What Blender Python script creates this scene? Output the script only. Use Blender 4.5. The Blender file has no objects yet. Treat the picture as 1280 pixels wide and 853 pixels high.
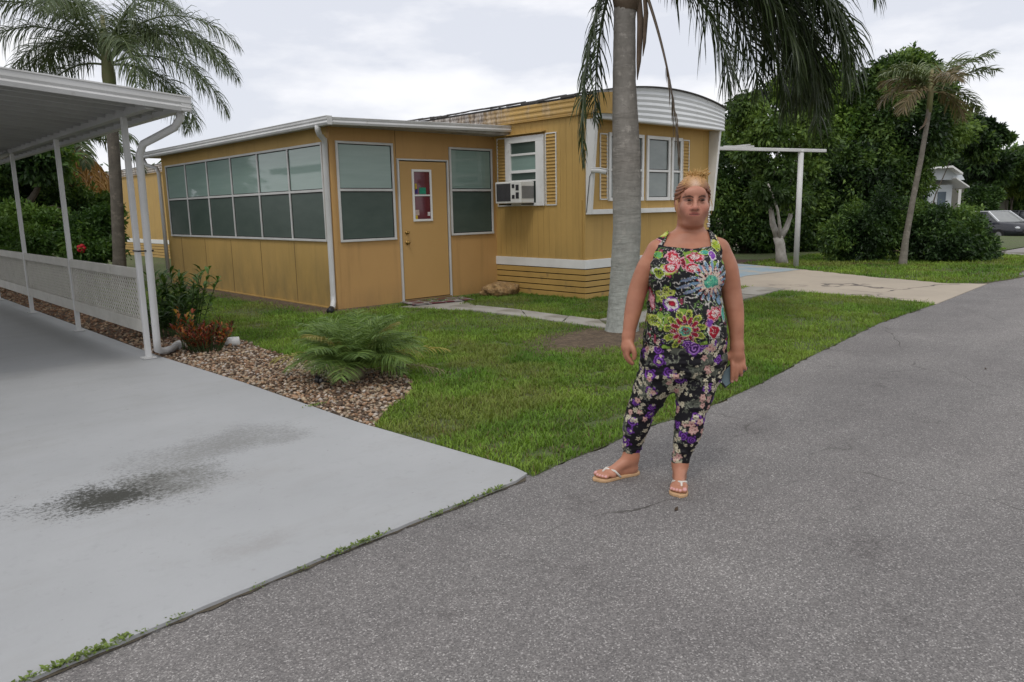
import bpy, math, random
import numpy as np
from mathutils import Vector, Matrix
random.seed(7); rng = np.random.default_rng(7)
S = bpy.context.scene; COL = S.collection
PI = math.pi
# ------------------------------------------------------------------ camera
H = 1.45
CX = np.array([0.73043482, -0.68270405, -0.01949728])    # camera right in the world
CD = np.array([-0.13263069, -0.11378401, -0.98461277])   # camera down
CF = np.array([0.66998065, 0.72178139, -0.17365931])     # camera forward
FPX = 942.0
cam = bpy.data.cameras.new('camera'); co = bpy.data.objects.new('camera', cam); COL.objects.link(co)
cam.lens = FPX/1280*36; cam.sensor_width = 36; cam.clip_end = 3000; cam.clip_start = 0.05
M3 = Matrix((CX, -CD, -CF)).transposed()
co.matrix_world = Matrix.Translation((0, 0, H)) @ M3.to_4x4()
S.camera = co
def ray(u, v):
    d = np.array([(u-640), (v-426.5), FPX]); return d[0]*CX+d[1]*CD+d[2]*CF
F2 = np.array([0.68031754, 0.73291749]); R2 = np.array([0.73291749, -0.68031754])
def W(u, v, dep):                       # a point at horizontal depth dep
    r = ray(u, v); t = dep/(r[:2]@F2); p = r*t; return np.array([p[0], p[1], p[2]+H])
def sstep(a, b, x):
    t = np.clip((np.asarray(x, float)-a)/(b-a), 0, 1); return t*t*(3-2*t)
def gz(x, y=0):                         # the land falls a little far to the right
    return -0.66*sstep(23, 38, x)
# ------------------------------------------------------------------ materials
MATS = {}
def newmat(name):
    m = bpy.data.materials.new(name); m.use_nodes = True
    nt = m.node_tree; b = nt.nodes['Principled BSDF']
    return m, nt, b
def N(nt, typ, **kw):
    n = nt.nodes.new(typ)
    for k, v in kw.items(): setattr(n, k, v)
    return n
def L(nt, a, b): nt.links.new(a, b)
def coords(nt, scale=(1, 1, 1), kind='Object'):
    tc = N(nt, 'ShaderNodeTexCoord'); mp = N(nt, 'ShaderNodeMapping')
    mp.inputs['Scale'].default_value = scale
    L(nt, tc.outputs[kind], mp.inputs[0]); return mp.outputs[0]
def noise(nt, co_, scale, detail=4, rough=.55, lo=None, hi=None):
    n = N(nt, 'ShaderNodeTexNoise'); n.inputs['Scale'].default_value = scale
    n.inputs['Detail'].default_value = detail; n.inputs['Roughness'].default_value = rough
    if co_ is not None: L(nt, co_, n.inputs['Vector'])
    o = n.outputs['Fac']
    if lo is not None:
        r = N(nt, 'ShaderNodeMapRange'); r.inputs['From Min'].default_value = lo; r.inputs['From Max'].default_value = hi
        L(nt, o, r.inputs['Value']); o = r.outputs['Result']
    return o
def mix(nt, fac, a, b, bt='MIX'):
    m = N(nt, 'ShaderNodeMix', data_type='RGBA', blend_type=bt)
    for sock, v in ((m.inputs['Factor'], fac), (m.inputs['A'], a), (m.inputs['B'], b)):
        pass
    ins = [m.inputs[0], m.inputs[6], m.inputs[7]]
    for s_, v in zip(ins, (fac, a, b)):
        if isinstance(v, (int, float)): s_.default_value = v
        elif isinstance(v, tuple): s_.default_value = (*v, 1) if len(v) == 3 else v
        else: L(nt, v, s_)
    return m.outputs[2]
def mulv(nt, a, b_):
    q = N(nt, 'ShaderNodeMath', operation='MULTIPLY')
    for s_, v_ in zip(q.inputs, (a, b_)):
        if isinstance(v_, (int, float)): s_.default_value = v_
        else: L(nt, v_, s_)
    return q.outputs[0]
def bump(nt, b, h, strength, dist):
    n = N(nt, 'ShaderNodeBump'); n.inputs['Strength'].default_value = strength; n.inputs['Distance'].default_value = dist
    L(nt, h, n.inputs['Height']); L(nt, n.outputs[0], b.inputs['Normal']); return n
def mat(name, col, rough=.6, var=.25, vs=3., bs=0, bd=.002, bscale=60., col2=None, spec=.3, metal=0., big=None):
    """paint or plain surface: base colour broken by two noises, fine bump"""
    if name in MATS: return MATS[name]
    m, nt, b = newmat(name); c = coords(nt, kind='Object')
    c2 = col2 or tuple(x*(1-var) for x in col)
    o = mix(nt, noise(nt, c, vs, 6, .6, .3, .7), col, c2)
    if big: o = mix(nt, noise(nt, c, big[1], 8, .65, big[2], big[3]), o, big[0])
    L(nt, o, b.inputs['Base Color'])
    b.inputs['Roughness'].default_value = rough; b.inputs['Specular IOR Level'].default_value = spec; b.inputs['Metallic'].default_value = metal
    if bs: bump(nt, b, noise(nt, c, bscale, 4), bs, bd)
    MATS[name] = m; return m
def attrmat(name, rough=.6, spec=.3, trans=0., gain=1., sss=0., bs=0, bscale=200, bd=.001, mult=None):
    """colour from the mesh colour attribute 'Col'"""
    if name in MATS: return MATS[name]
    m, nt, b = newmat(name); a = N(nt, 'ShaderNodeAttribute'); a.attribute_name = 'Col'
    o = a.outputs['Color']
    if mult: o = mix(nt, noise(nt, coords(nt), mult[0], 5, .6, .35, .65), o, mix(nt, 1., o, mult[1], 'MULTIPLY'))
    L(nt, o, b.inputs['Base Color'])
    b.inputs['Roughness'].default_value = rough; b.inputs['Specular IOR Level'].default_value = spec
    if sss: b.inputs['Subsurface Weight'].default_value = sss; b.inputs['Subsurface Radius'].default_value = (.01, .004, .002); b.inputs['Subsurface Scale'].default_value = 1
    if bs: bump(nt, b, noise(nt, coords(nt), bscale, 4), bs, bd)
    if trans:
        t = N(nt, 'ShaderNodeBsdfTranslucent'); L(nt, mix(nt, 1., o, (1.0, 1.0, .5), 'MULTIPLY'), t.inputs['Color'])
        ms = N(nt, 'ShaderNodeMixShader'); ms.inputs[0].default_value = trans
        L(nt, b.outputs[0], ms.inputs[1]); L(nt, t.outputs[0], ms.inputs[2]); L(nt, ms.outputs[0], nt.nodes['Material Output'].inputs['Surface'])
    MATS[name] = m; return m
# ------------------------------------------------------------------ mesh building
class MB:
    def __init__(s): s.v = []; s.f = []; s.n = 0
    def add(s, v, f):
        s.v.extend([tuple(map(float, p)) for p in v]); s.f.extend([tuple(i+s.n for i in q) for q in f]); s.n += len(v)
    def box(s, x0, x1, y0, y1, z0, z1):
        s.add([(x0, y0, z0), (x1, y0, z0), (x1, y1, z0), (x0, y1, z0), (x0, y0, z1), (x1, y0, z1), (x1, y1, z1), (x0, y1, z1)],
              [(0, 3, 2, 1), (4, 5, 6, 7), (0, 1, 5, 4), (1, 2, 6, 5), (2, 3, 7, 6), (3, 0, 4, 7)]); return s
    def bar(s, a, b, w, h, up=(0, 0, 1)):
        a = np.array(a, float); b = np.array(b, float); d = b-a; d /= np.linalg.norm(d); u = np.array(up, float)
        r = np.cross(d, u); r /= np.linalg.norm(r); u = np.cross(r, d)
        v = [p+r*sx*w/2+u*sz*h/2 for p in (a, b) for sx, sz in ((-1, -1), (1, -1), (1, 1), (-1, 1))]
        s.add(v, [(0, 1, 2, 3), (7, 6, 5, 4), (0, 4, 5, 1), (1, 5, 6, 2), (2, 6, 7, 3), (3, 7, 4, 0)]); return s
    def tube(s, pts, rad, n=10, cap=True, flat=1.):
        pts = [np.array(p, float) for p in pts]
        if not hasattr(rad, '__len__'): rad = [rad]*len(pts)
        base = s.n; prev = None; V = []
        for i, p in enumerate(pts):
            d = pts[min(i+1, len(pts)-1)]-pts[max(i-1, 0)]; d /= np.linalg.norm(d)+1e-9
            if prev is None:
                r = np.cross(d, (0, 0, 1) if abs(d[2]) < .9 else (0, 1, 0))
            else: r = prev-d*(prev@d)
            r /= np.linalg.norm(r); prev = r; u = np.cross(d, r)
            for k in range(n):
                a = 2*PI*(k+.5)/n; V.append(p+(r*math.cos(a)+u*math.sin(a)*flat)*rad[i])
        Fc = []
        for i in range(len(pts)-1):
            for k in range(n):
                Fc.append((i*n+k, i*n+(k+1) % n, (i+1)*n+(k+1) % n, (i+1)*n+k))
        if cap: Fc.append(tuple(range(n))[::-1]); Fc.append(tuple(range((len(pts)-1)*n, len(pts)*n)))
        s.add(V, Fc); return s
    def prism(s, poly, z0, z1):          # polygon in xy (counter-clockwise), extruded in z
        n = len(poly)
        s.add([(x, y, z0) for x, y in poly]+[(x, y, z1) for x, y in poly],
              [tuple(range(n))[::-1], tuple(range(n, 2*n))]+[(i, (i+1) % n, n+(i+1) % n, n+i) for i in range(n)]); return s
    def extr(s, poly, vec):              # 3-D polygon extruded along vec
        n = len(poly); vec = np.array(vec)
        s.add([np.array(p) for p in poly]+[np.array(p)+vec for p in poly],
              [tuple(range(n))[::-1], tuple(range(n, 2*n))]+[(i, (i+1) % n, n+(i+1) % n, n+i) for i in range(n)]); return s
    def ell(s, c, r, nu=12, nv=8):
        V = []; Fc = []
        for j in range(1, nv):
            t = PI*j/nv
            for i in range(nu):
                a = 2*PI*i/nu; V.append((c[0]+r[0]*math.sin(t)*math.cos(a), c[1]+r[1]*math.sin(t)*math.sin(a), c[2]+r[2]*math.cos(t)))
        V += [(c[0], c[1], c[2]+r[2]), (c[0], c[1], c[2]-r[2])]; T = len(V)-2; B = T+1
        for j in range(nv-2):
            for i in range(nu): Fc.append((j*nu+i, (j+1)*nu+i, (j+1)*nu+(i+1) % nu, j*nu+(i+1) % nu))
        for i in range(nu): Fc.append((T, i, (i+1) % nu)); Fc.append((B, (nv-2)*nu+(i+1) % nu, (nv-2)*nu+i))
        s.add(V, Fc); return s
def rootloc(p):
    while p is not None and p.parent is not None: p = p.parent
    return np.array(p.location) if p is not None else np.zeros(3)
def link(name, me, m, parent=None, loc=None):
    o = bpy.data.objects.new(name, me); COL.objects.link(o)
    if m is not None: me.materials.append(m)
    if parent is not None: o.parent = parent
    return o
def finish(me, smooth):
    if smooth: me.polygons.foreach_set('use_smooth', [True]*len(me.polygons))
    me.update()
def part(name, mb, m, parent=None, smooth=False, bevel=0., loc=None):
    off = rootloc(parent) if parent is not None else np.array(loc if loc is not None else (0, 0, 0), float)
    me = bpy.data.meshes.new(name)
    me.from_pydata([tuple(np.array(v)-off) for v in mb.v], [], mb.f); finish(me, smooth)
    o = link(name, me, m, parent)
    if parent is None: o.location = off
    if bevel:
        b = o.modifiers.new('bevel', 'BEVEL'); b.width = bevel; b.segments = 2; b.limit_method = 'ANGLE'; b.angle_limit = .6
    return o
def npmesh(name, V, Fq, m, parent=None, smooth=False, col=None, loc=None):
    """V (n,3); Fq (k,3) or (k,4) integer array; col (n,3) point colours"""
    off = rootloc(parent) if parent is not None else np.array(loc if loc is not None else (0, 0, 0), float)
    V = np.asarray(V, np.float32)-off.astype(np.float32); Fq = np.asarray(Fq, np.int32); k = Fq.shape[1]
    me = bpy.data.meshes.new(name); me.vertices.add(len(V)); me.vertices.foreach_set('co', V.ravel())
    me.loops.add(Fq.size); me.loops.foreach_set('vertex_index', Fq.ravel())
    me.polygons.add(len(Fq)); me.polygons.foreach_set('loop_start', np.arange(0, Fq.size, k, dtype=np.int32))
    me.polygons.foreach_set('loop_total', np.full(len(Fq), k, np.int32))
    if smooth: me.polygons.foreach_set('use_smooth', np.ones(len(Fq), bool))
    me.update(calc_edges=True); me.validate()
    if col is not None:
        a = me.color_attributes.new('Col', 'FLOAT_COLOR', 'POINT')
        c = np.ones((len(V), 4), np.float32); c[:, :3] = col; a.data.foreach_set('color', c.ravel())
    o = link(name, me, m, parent)
    if parent is None: o.location = off
    return o
def empty(name, loc, label, cat, group=None):
    o = bpy.data.objects.new(name, None); COL.objects.link(o); o.location = loc; o.empty_display_size = .2
    o['label'] = label; o['category'] = cat
    if group: o['group'] = group
    return o
def tag(o, label, cat, group=None, kind=None):
    o['label'] = label; o['category'] = cat
    if group: o['group'] = group
    if kind: o['kind'] = kind
    return o
def struct(o, kind='structure'): o['kind'] = kind; return o
def ptn(u, v, z=0.):                      # pixel to ground
    r = ray(u, v); t = (z-H)/r[2]; return (r*t)[:2]
def inpoly(P, poly):
    x, y = P[:, 0], P[:, 1]; c = np.zeros(len(P), bool); n = len(poly)
    for i in range(n):
        x1, y1 = poly[i]; x2, y2 = poly[(i+1) % n]
        hit = ((y1 > y) != (y2 > y)) & (x < (x2-x1)*(y-y1)/((y2-y1) or 1e-9)+x1); c ^= hit
    return c
def vnoise(P, s, seed=0):                 # smooth value noise on points (n,2 or 3)
    P = np.asarray(P)*s+seed*17.3; i = np.floor(P).astype(int); f = P-i; f = f*f*(3-2*f); D = P.shape[1]
    out = 0
    for k in range(2**D):
        b = [(k >> d) & 1 for d in range(D)]
        h = sum((i[:, d]+b[d])*pr for d, pr in zip(range(D), (127.1, 311.7, 74.7)))+seed*3.1
        r = np.modf(np.abs(np.sin(h)*43758.5453))[0]
        w = np.prod([f[:, d] if b[d] else 1-f[:, d] for d in range(D)], axis=0)
        out = out+r*w
    return out
def fbm(P, s, seed=0, o=3):
    return sum(vnoise(P, s*2**k, seed+k)*.5**k for k in range(o))/sum(.5**k for k in range(o))
# ------------------------------------------------------------------ world and sun
w = bpy.data.worlds.new('World'); S.world = w; w.use_nodes = True; nt = w.node_tree; bg = nt.nodes['Background']
sky = N(nt, 'ShaderNodeTexSky', sky_type='NISHITA'); sky.sun_disc = False
SUN_EL, SUN_AZ = math.radians(58), math.radians(215)   # azimuth of the sun in xy, from +X counter-clockwise
sky.sun_elevation = SUN_EL; sky.sun_rotation = PI/2-SUN_AZ
L(nt, sky.outputs[0], bg.inputs['Color']); bg.inputs['Strength'].default_value = .1
tc = N(nt, 'ShaderNodeTexCoord'); mp = N(nt, 'ShaderNodeMapping'); mp.inputs['Scale'].default_value = (1, 1, 3.2); mp.inputs['Location'].default_value = (.3, .1, .2)
L(nt, tc.outputs['Generated'], mp.inputs[0])
n1 = noise(nt, mp.outputs[0], 2.1, 8, .55, .40, .60)
rmp = N(nt, 'ShaderNodeValToRGB'); L(nt, n1, rmp.inputs[0]); cr = rmp.color_ramp
cr.elements[0].position = 0; cr.elements[0].color = (.68, .70, .765, 1); cr.elements[1].position = 1; cr.elements[1].color = (1.0, .995, 1.0, 1)
e_ = cr.elements.new(.45); e_.color = (.87, .87, .90, 1)
bg2 = N(nt, 'ShaderNodeBackground'); L(nt, rmp.outputs[0], bg2.inputs['Color']); bg2.inputs['Strength'].default_value = 1.3
ms = N(nt, 'ShaderNodeMixShader'); ms.inputs[0].default_value = .9
L(nt, bg.outputs[0], ms.inputs[1]); L(nt, bg2.outputs[0], ms.inputs[2]); L(nt, ms.outputs[0], nt.nodes['World Output'].inputs['Surface'])
sl = bpy.data.lights.new('sun', 'SUN'); sl.energy = 1.2; sl.angle = math.radians(14); sl.color = (1, .96, .9)
so = bpy.data.objects.new('sun', sl); COL.objects.link(so)
sd = Vector((math.cos(SUN_EL)*math.cos(SUN_AZ), math.cos(SUN_EL)*math.sin(SUN_AZ), math.sin(SUN_EL)))
so.rotation_euler = sd.to_track_quat('Z', 'Y').to_euler()
S.view_settings.view_transform = 'Standard'; S.view_settings.look = 'None'; S.view_settings.gamma = 1; S.view_settings.exposure = -0.12
S.render.engine = 'CYCLES'
# ------------------------------------------------------------------ ground, roads, slabs
def sheet(name, poly, z, m, cell=.5, edge=0., thick=0.):
    """flat polygon sheet; far ones follow the fall of the land"""
    mb = MB(); P = [tuple(p) for p in poly]
    if thick: mb.prism(P, z-thick, z)
    else: mb.add([(x, y, z+gz(x)) for x, y in P], [tuple(range(len(P)))])
    return struct(part(name, mb, m))
def ragged(pts, amp=.03, step=.12, seed=1):
    """an open polyline, subdivided and jittered sideways"""
    out = []; r = random.Random(seed); pts = [np.array(p, float) for p in pts]
    for a, b in zip(pts[:-1], pts[1:]):
        n = max(1, int(np.linalg.norm(b-a)/step)); d = (b-a)/(np.linalg.norm(b-a)+1e-9); nn = np.array([-d[1], d[0]])
        for k in range(n):
            t = k/n; out.append(tuple(a+(b-a)*t+nn*r.uniform(-amp, amp)*(1 if (k or out) else 0)))
    out.append(tuple(pts[-1])); return out
# soil
m, nt, b = newmat('soil'); c = coords(nt)
o_ = mix(nt, noise(nt, c, 1.3, 8, .65, .35, .65), (.085, .065, .04), (.05, .07, .022))
o_ = mix(nt, noise(nt, c, 30, 5, .6, .3, .8), o_, (.11, .085, .055)); L(nt, o_, b.inputs['Base Color']); b.inputs['Roughness'].default_value = .95
bump(nt, b, noise(nt, c, 40, 6), .8, .02); MSOIL = m
xs = np.concatenate([[-500, -100, -20], np.arange(-10, 60, 2.), [80, 150, 400, 900]]); ys = np.concatenate([[-500, -60, -10], np.arange(-5, 40, 5.), [60, 150, 400, 900]])
V = np.array([(x, y, gz(x)) for x in xs for y in ys]); ny = len(ys)
Fq = np.array([(i*ny+j, (i+1)*ny+j, (i+1)*ny+j+1, i*ny+j+1) for i in range(len(xs)-1) for j in range(ny-1)])
struct(npmesh('ground', V, Fq, MSOIL))
# asphalt
m, nt, b = newmat('asphalt'); c = coords(nt)
vo = N(nt, 'ShaderNodeTexVoronoi'); vo.inputs['Scale'].default_value = 190; L(nt, c, vo.inputs['Vector'])
sep = N(nt, 'ShaderNodeSeparateColor'); L(nt, vo.outputs['Color'], sep.inputs[0])
agg = N(nt, 'ShaderNodeValToRGB'); L(nt, sep.outputs[0], agg.inputs[0]); e = agg.color_ramp
e.elements[0].color = (.11, .105, .103, 1); e.elements[1].color = (.42, .405, .39, 1); x_ = e.elements.new(.5); x_.color = (.175, .166, .161, 1); x_ = e.elements.new(.88); x_.color = (.235, .225, .217, 1)
o_ = mix(nt, noise(nt, c, 1.1, 7, .6, .3, .72), agg.outputs[0], mix(nt, 1., agg.outputs[0], (.76, .75, .76), 'MULTIPLY'))
vc = N(nt, 'ShaderNodeTexVoronoi', feature='DISTANCE_TO_EDGE'); vc.inputs['Scale'].default_value = .75
wob = N(nt, 'ShaderNodeTexNoise'); wob.inputs['Scale'].default_value = 2.5; wob.inputs['Detail'].default_value = 6; L(nt, c, wob.inputs['Vector'])
vm = N(nt, 'ShaderNodeVectorMath', operation='MULTIPLY_ADD'); L(nt, wob.outputs['Color'], vm.inputs[0]); vm.inputs[1].default_value = (.30, .30, .30); L(nt, c, vm.inputs[2]); L(nt, vm.outputs[0], vc.inputs['Vector'])
cm = N(nt, 'ShaderNodeMapRange'); cm.inputs['From Min'].default_value = 0.0015; cm.inputs['From Max'].default_value = .006; cm.inputs['To Min'].default_value = 1; cm.inputs['To Max'].default_value = 0; L(nt, vc.outputs['Distance'], cm.inputs['Value'])
mm = N(nt, 'ShaderNodeMath', operation='MULTIPLY'); L(nt, cm.outputs[0], mm.inputs[0]); L(nt, noise(nt, c, .8, 3, .5, .50, .62), mm.inputs[1])
o_ = mix(nt, noise(nt, coords(nt, (.35, 1.3, 1)), .55, 8, .68, .40, .66), o_, mix(nt, 1., o_, (1.22, 1.21, 1.2), 'MULTIPLY')); o_ = mix(nt, noise(nt, c, 2.7, 9, .75, .56, .7), o_, mix(nt, 1., o_, (.72, .71, .71), 'MULTIPLY')); o_ = mix(nt, mm.outputs[0], o_, (.06, .055, .05)); o_ = mix(nt, noise(nt, c, 7, 5, .7, .60, .8), o_, (.14, .13, .125))
L(nt, o_, b.inputs['Base Color']); b.inputs['Roughness'].default_value = .82; b.inputs['Specular IOR Level'].default_value = .35
bump(nt, b, vo.outputs['Distance'], .5, .006); MASPH = m
edge = [(-12, 2.5), (-3, 2.6), (0.3, 2.80), (1.39, 2.84), (2.70, 2.86), (3.0, 2.84), (3.42, 2.86), (3.89, 2.93), (4.39, 2.88), (5.55, 3.0), (6.6, 3.18), (7.71, 3.32), (9.29, 3.53), (10.78, 3.6), (11.5, 3.7), (14.4, 3.95), (15.9, 3.78), (16.6, 3.72), (17.0, 3.95), (18.6, 4.15), (22, 4.35), (30, 4.6), (60, 5.2)]
top = ragged(edge, .022, .09, 3)
poly = top+[(60, -4.5), (38, -4.3), (22, -4.2), (-12, -4.2)]
# road as quads so that it follows the land
top2 = [p for p in top]; bots = [(x, -4.3) for x, y in top2]
V = np.array([(x, y, .006+gz(x)) for x, y in top2]+[(x, y, .006+gz(x)) for x, y in bots]); n_ = len(top2)
struct(npmesh('road', V, np.array([(n_+i, n_+i+1, i+1, i) for i in range(n_-1)]), MASPH))
# painted concrete drive at left
m, nt, b = newmat('painted_concrete'); c = coords(nt)
o_ = mix(nt, noise(nt, c, .9, 7, .6, .3, .7), (.365, .372, .378), (.315, .322, .328))
o_ = mix(nt, noise(nt, c, 14, 8, .7, .56, .75), o_, (.30, .307, .312))
o_ = mix(nt, noise(nt, coords(nt, (1, 1, 1)), 24, 5, .6, .70, .76), o_, (.17, .165, .155)); o_ = mix(nt, mulv(nt, noise(nt, coords(nt, (.5, 1.1, 1)), 1.3, 9, .72, .50, .68), .6), o_, (.285, .285, .28)); o_ = mix(nt, noise(nt, c, 4.5, 9, .75, .64, .72), o_, (.255, .25, .24))
st = N(nt, 'ShaderNodeTexNoise'); st.inputs['Scale'].default_value = 1.9; st.inputs['Detail'].default_value = 9; L(nt, c, st.inputs['Vector'])
def blob(cx, cy, rx, ry, rot, hard):
    mp = N(nt, 'ShaderNodeMapping', vector_type='TEXTURE'); mp.inputs['Location'].default_value = (cx, cy, 0); mp.inputs['Rotation'].default_value = (0, 0, rot); mp.inputs['Scale'].default_value = (rx, ry, 1)
    tc_ = N(nt, 'ShaderNodeTexCoord')
    vm = N(nt, 'ShaderNodeVectorMath', operation='MULTIPLY_ADD'); L(nt, st.outputs['Color'], vm.inputs[0]); vm.inputs[1].default_value = (.8, .8, 0); L(nt, tc_.outputs['Object'], vm.inputs[2])
    vs = N(nt, 'ShaderNodeVectorMath', operation='SUBTRACT'); L(nt, vm.outputs[0], vs.inputs[0]); vs.inputs[1].default_value = (.4, .4, 0)
    L(nt, vs.outputs[0], mp.inputs[0])
    sz = N(nt, 'ShaderNodeVectorMath', operation='MULTIPLY'); L(nt, mp.outputs[0], sz.inputs[0]); sz.inputs[1].default_value = (1, 1, 0)
    ln = N(nt, 'ShaderNodeVectorMath', operation='LENGTH'); L(nt, sz.outputs[0], ln.inputs[0])
    mr = N(nt, 'ShaderNodeMapRange', interpolation_type='SMOOTHSTEP'); mr.inputs['From Min'].default_value = 1; mr.inputs['From Max'].default_value = hard; mr.inputs['To Min'].default_value = 0; mr.inputs['To Max'].default_value = 1; L(nt, ln.outputs['Value'], mr.inputs['Value'])
    return mr.outputs['Result']
def mul(a, b_):
    q = N(nt, 'ShaderNodeMath', operation='MULTIPLY'); 
    for s_, v_ in zip(q.inputs, (a, b_)):
        if isinstance(v_, (int, float)): s_.default_value = v_
        else: L(nt, v_, s_)
    return q.outputs[0]
streak = N(nt, 'ShaderNodeTexNoise'); streak.inputs['Scale'].default_value = 26; streak.inputs['Detail'].default_value = 8; streak.inputs['Roughness'].default_value = .75
mpp = N(nt, 'ShaderNodeMapping'); mpp.inputs['Rotation'].default_value = (0, 0, .7); mpp.inputs['Scale'].default_value = (.45, 1.6, 1); tcc = N(nt, 'ShaderNodeTexCoord'); L(nt, tcc.outputs['Object'], mpp.inputs[0]); L(nt, mpp.outputs[0], streak.inputs['Vector'])
sr = N(nt, 'ShaderNodeMapRange'); sr.inputs['From Min'].default_value = .36; sr.inputs['From Max'].default_value = .50; L(nt, streak.outputs['Fac'], sr.inputs['Value'])
grit = noise(nt, c, 42, 9, .78); grit2 = noise(nt, c, 9, 6, .7)
def patch(bl, lo, hi, amp, amp2=.5):
    q = N(nt, 'ShaderNodeMath', operation='MULTIPLY_ADD'); L(nt, grit, q.inputs[0]); q.inputs[1].default_value = amp; L(nt, bl, q.inputs[2])
    q2 = N(nt, 'ShaderNodeMath', operation='MULTIPLY_ADD'); L(nt, grit2, q2.inputs[0]); q2.inputs[1].default_value = amp2; L(nt, q.outputs[0], q2.inputs[2])
    r = N(nt, 'ShaderNodeMapRange'); r.inputs['From Min'].default_value = lo+amp/2+amp2/2; r.inputs['From Max'].default_value = hi+amp/2+amp2/2; L(nt, q2.outputs[0], r.inputs['Value']); return r.outputs['Result']
o_ = mix(nt, mul(patch(blob(1.7, 4.58, 1.25, .58, .25, .0), .5, 1.1, 2.4), .72), o_, (.15, .15, .14))
o_ = mix(nt, mul(patch(blob(1.15, 4.15, .95, .62, -.1, .0), .45, .95, 2.4), .85), o_, (.11, .11, .098))
o_ = mix(nt, mul(patch(blob(.93, 4.16, .66, .50, -.2, .0), .42, .80, 2.6), .97), o_, (.035, .035, .028))
o_ = mix(nt, mul(patch(blob(1.25, 3.15, .45, .28, .3, .0), .6, 1.2, 1.6), .45), o_, (.24, .23, .22))
L(nt, o_, b.inputs['Base Color']); b.inputs['Roughness'].default_value = .55; b.inputs['Specular IOR Level'].default_value = .4
bump(nt, b, noise(nt, c, 55, 6), .25, .004); MDRIVE = m
near = ragged([(-9, 2.22), (-3, 2.45), (0.3, 2.62), (1.39, 2.72), (2.60, 2.79)], .0035, .06, 5)
poly = near+[(2.72, 2.83), (2.74, 2.95), (2.62, 4.4), (2.60, 6.2), (2.52, 8.1), (2.50, 20), (2.5, 30), (-9, 30)]
sheet('driveway', poly, .024, MDRIVE, thick=.05)
sheet('joint_dirt', ragged([(-9, 2.195), (-3, 2.43), (0.3, 2.604), (1.39, 2.707), (2.66, 2.78)], .010, .05, 15)+[(2.74, 2.86), (1.39, 2.76), (.3, 2.66), (-9, 2.3)], .0105, mat('joint_soil', (.10, .085, .062), .95, vs=30))
# tan concrete drive at right with an old blue painted square
m, nt, b = newmat('tan_concrete'); c = coords(nt)
o_ = mix(nt, noise(nt, c, .8, 8, .65, .3, .7), (.42, .36, .28), (.32, .275, .22)); o_ = mix(nt, noise(nt, c, 9, 8, .7, .5, .75), o_, (.36, .31, .25))
vc = N(nt, 'ShaderNodeTexVoronoi', feature='DISTANCE_TO_EDGE'); vc.inputs['Scale'].default_value = .55
wob = N(nt, 'ShaderNodeTexNoise'); wob.inputs['Scale'].default_value = 1.5; wob.inputs['Detail'].default_value = 6; L(nt, c, wob.inputs['Vector'])
vm = N(nt, 'ShaderNodeVectorMath', operation='MULTIPLY_ADD'); L(nt, wob.outputs['Color'], vm.inputs[0]); vm.inputs[1].default_value = (.9, .9, .9); L(nt, c, vm.inputs[2]); L(nt, vm.outputs[0], vc.inputs['Vector'])
cm = N(nt, 'ShaderNodeMapRange'); cm.inputs['From Min'].default_value = .004; cm.inputs['From Max'].default_value = .02; cm.inputs['To Min'].default_value = 1; cm.inputs['To Max'].default_value = 0; L(nt, vc.outputs['Distance'], cm.inputs['Value'])
o_ = mix(nt, mul(cm.outputs[0], noise(nt, c, .5, 3, .5, .5, .6)), o_, (.06, .05, .045))
L(nt, o_, b.inputs['Base Color']); b.inputs['Roughness'].default_value = .85; bump(nt, b, noise(nt, c, 30, 6), .4, .006); MTAN = m
left = ragged([(11.46, 3.62), (11.56, 3.85), (11.74, 4.72), (11.81, 5.95), (11.75, 6.9), (12.45, 7.7)], .035, .1, 8)
right = ragged([(15.95, 8.0), (14.9, 5.8), (14.45, 4.4), (14.75, 3.88)], .05, .15, 9)
sheet('concrete_driveway', left+[(12.5, 9.8), (16.6, 9.8)]+right, .014, MTAN, thick=.03)
MBLUE = mat('worn_blue_paint', (.20, .30, .38), .8, vs=2.5, col2=(.30, .34, .34), big=((.36, .33, .28), 1.6, .5, .62))
sheet('painted_pad', ragged([(12.5, 7.65), (13.7, 7.85), (15.7, 7.7)], .02, .2, 4)+[(16.5, 9.7), (12.6, 9.7)], .019, MBLUE)
# ------------------------------------------------------------------ lawns
m, nt, b = newmat('lawn_soil'); c = coords(nt)
o_ = mix(nt, noise(nt, c, 2.2, 8, .65, .35, .6), (.07, .115, .025), (.085, .09, .04)); L(nt, o_, b.inputs['Base Color']); b.inputs['Roughness'].default_value = .95
bump(nt, b, noise(nt, c, 60, 6), .8, .015); MLAWN = m
gravel_poly = [(2.66, 4.25), (2.95, 4.55), (3.35, 4.8), (3.62, 5.15), (3.75, 5.5), (3.62, 6.1), (3.45, 6.8), (3.45, 7.6), (3.55, 8.4), (3.4, 9.6), (3.1, 11.5), (3.0, 20), (2.52, 20), (2.54, 8.1), (2.62, 6.2)]
lawn_near = [(2.74, 2.80)]+[p for p in edge if 2.8 < p[0] < 11]+[(11.46, 3.62), (11.56, 3.85), (11.74, 4.72), (11.81, 5.95), (11.98, 6.73), (12.4, 7.75), (8.9, 7.87), (8.9, 9.93), (5.71, 9.93), (5.71, 16.9), (8.9, 16.9), (8.9, 40), (2.6, 40), (3.0, 20)]+gravel_poly[:-4][::-1]+[(2.70, 3.9)]
V = MB(); 
sheet('lawn', lawn_near, .008, MLAWN)
far_lawn = [(14.55, 4.3), (14.9, 3.98), (15.9, 3.82), (16.6, 3.76), (17.0, 3.98), (18.6, 4.18), (22, 4.38), (22.9, 5.4), (22.6, 8), (23, 14), (16.7, 9.8), (15.95, 8.0), (14.9, 5.8), (14.45, 4.4)]
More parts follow.
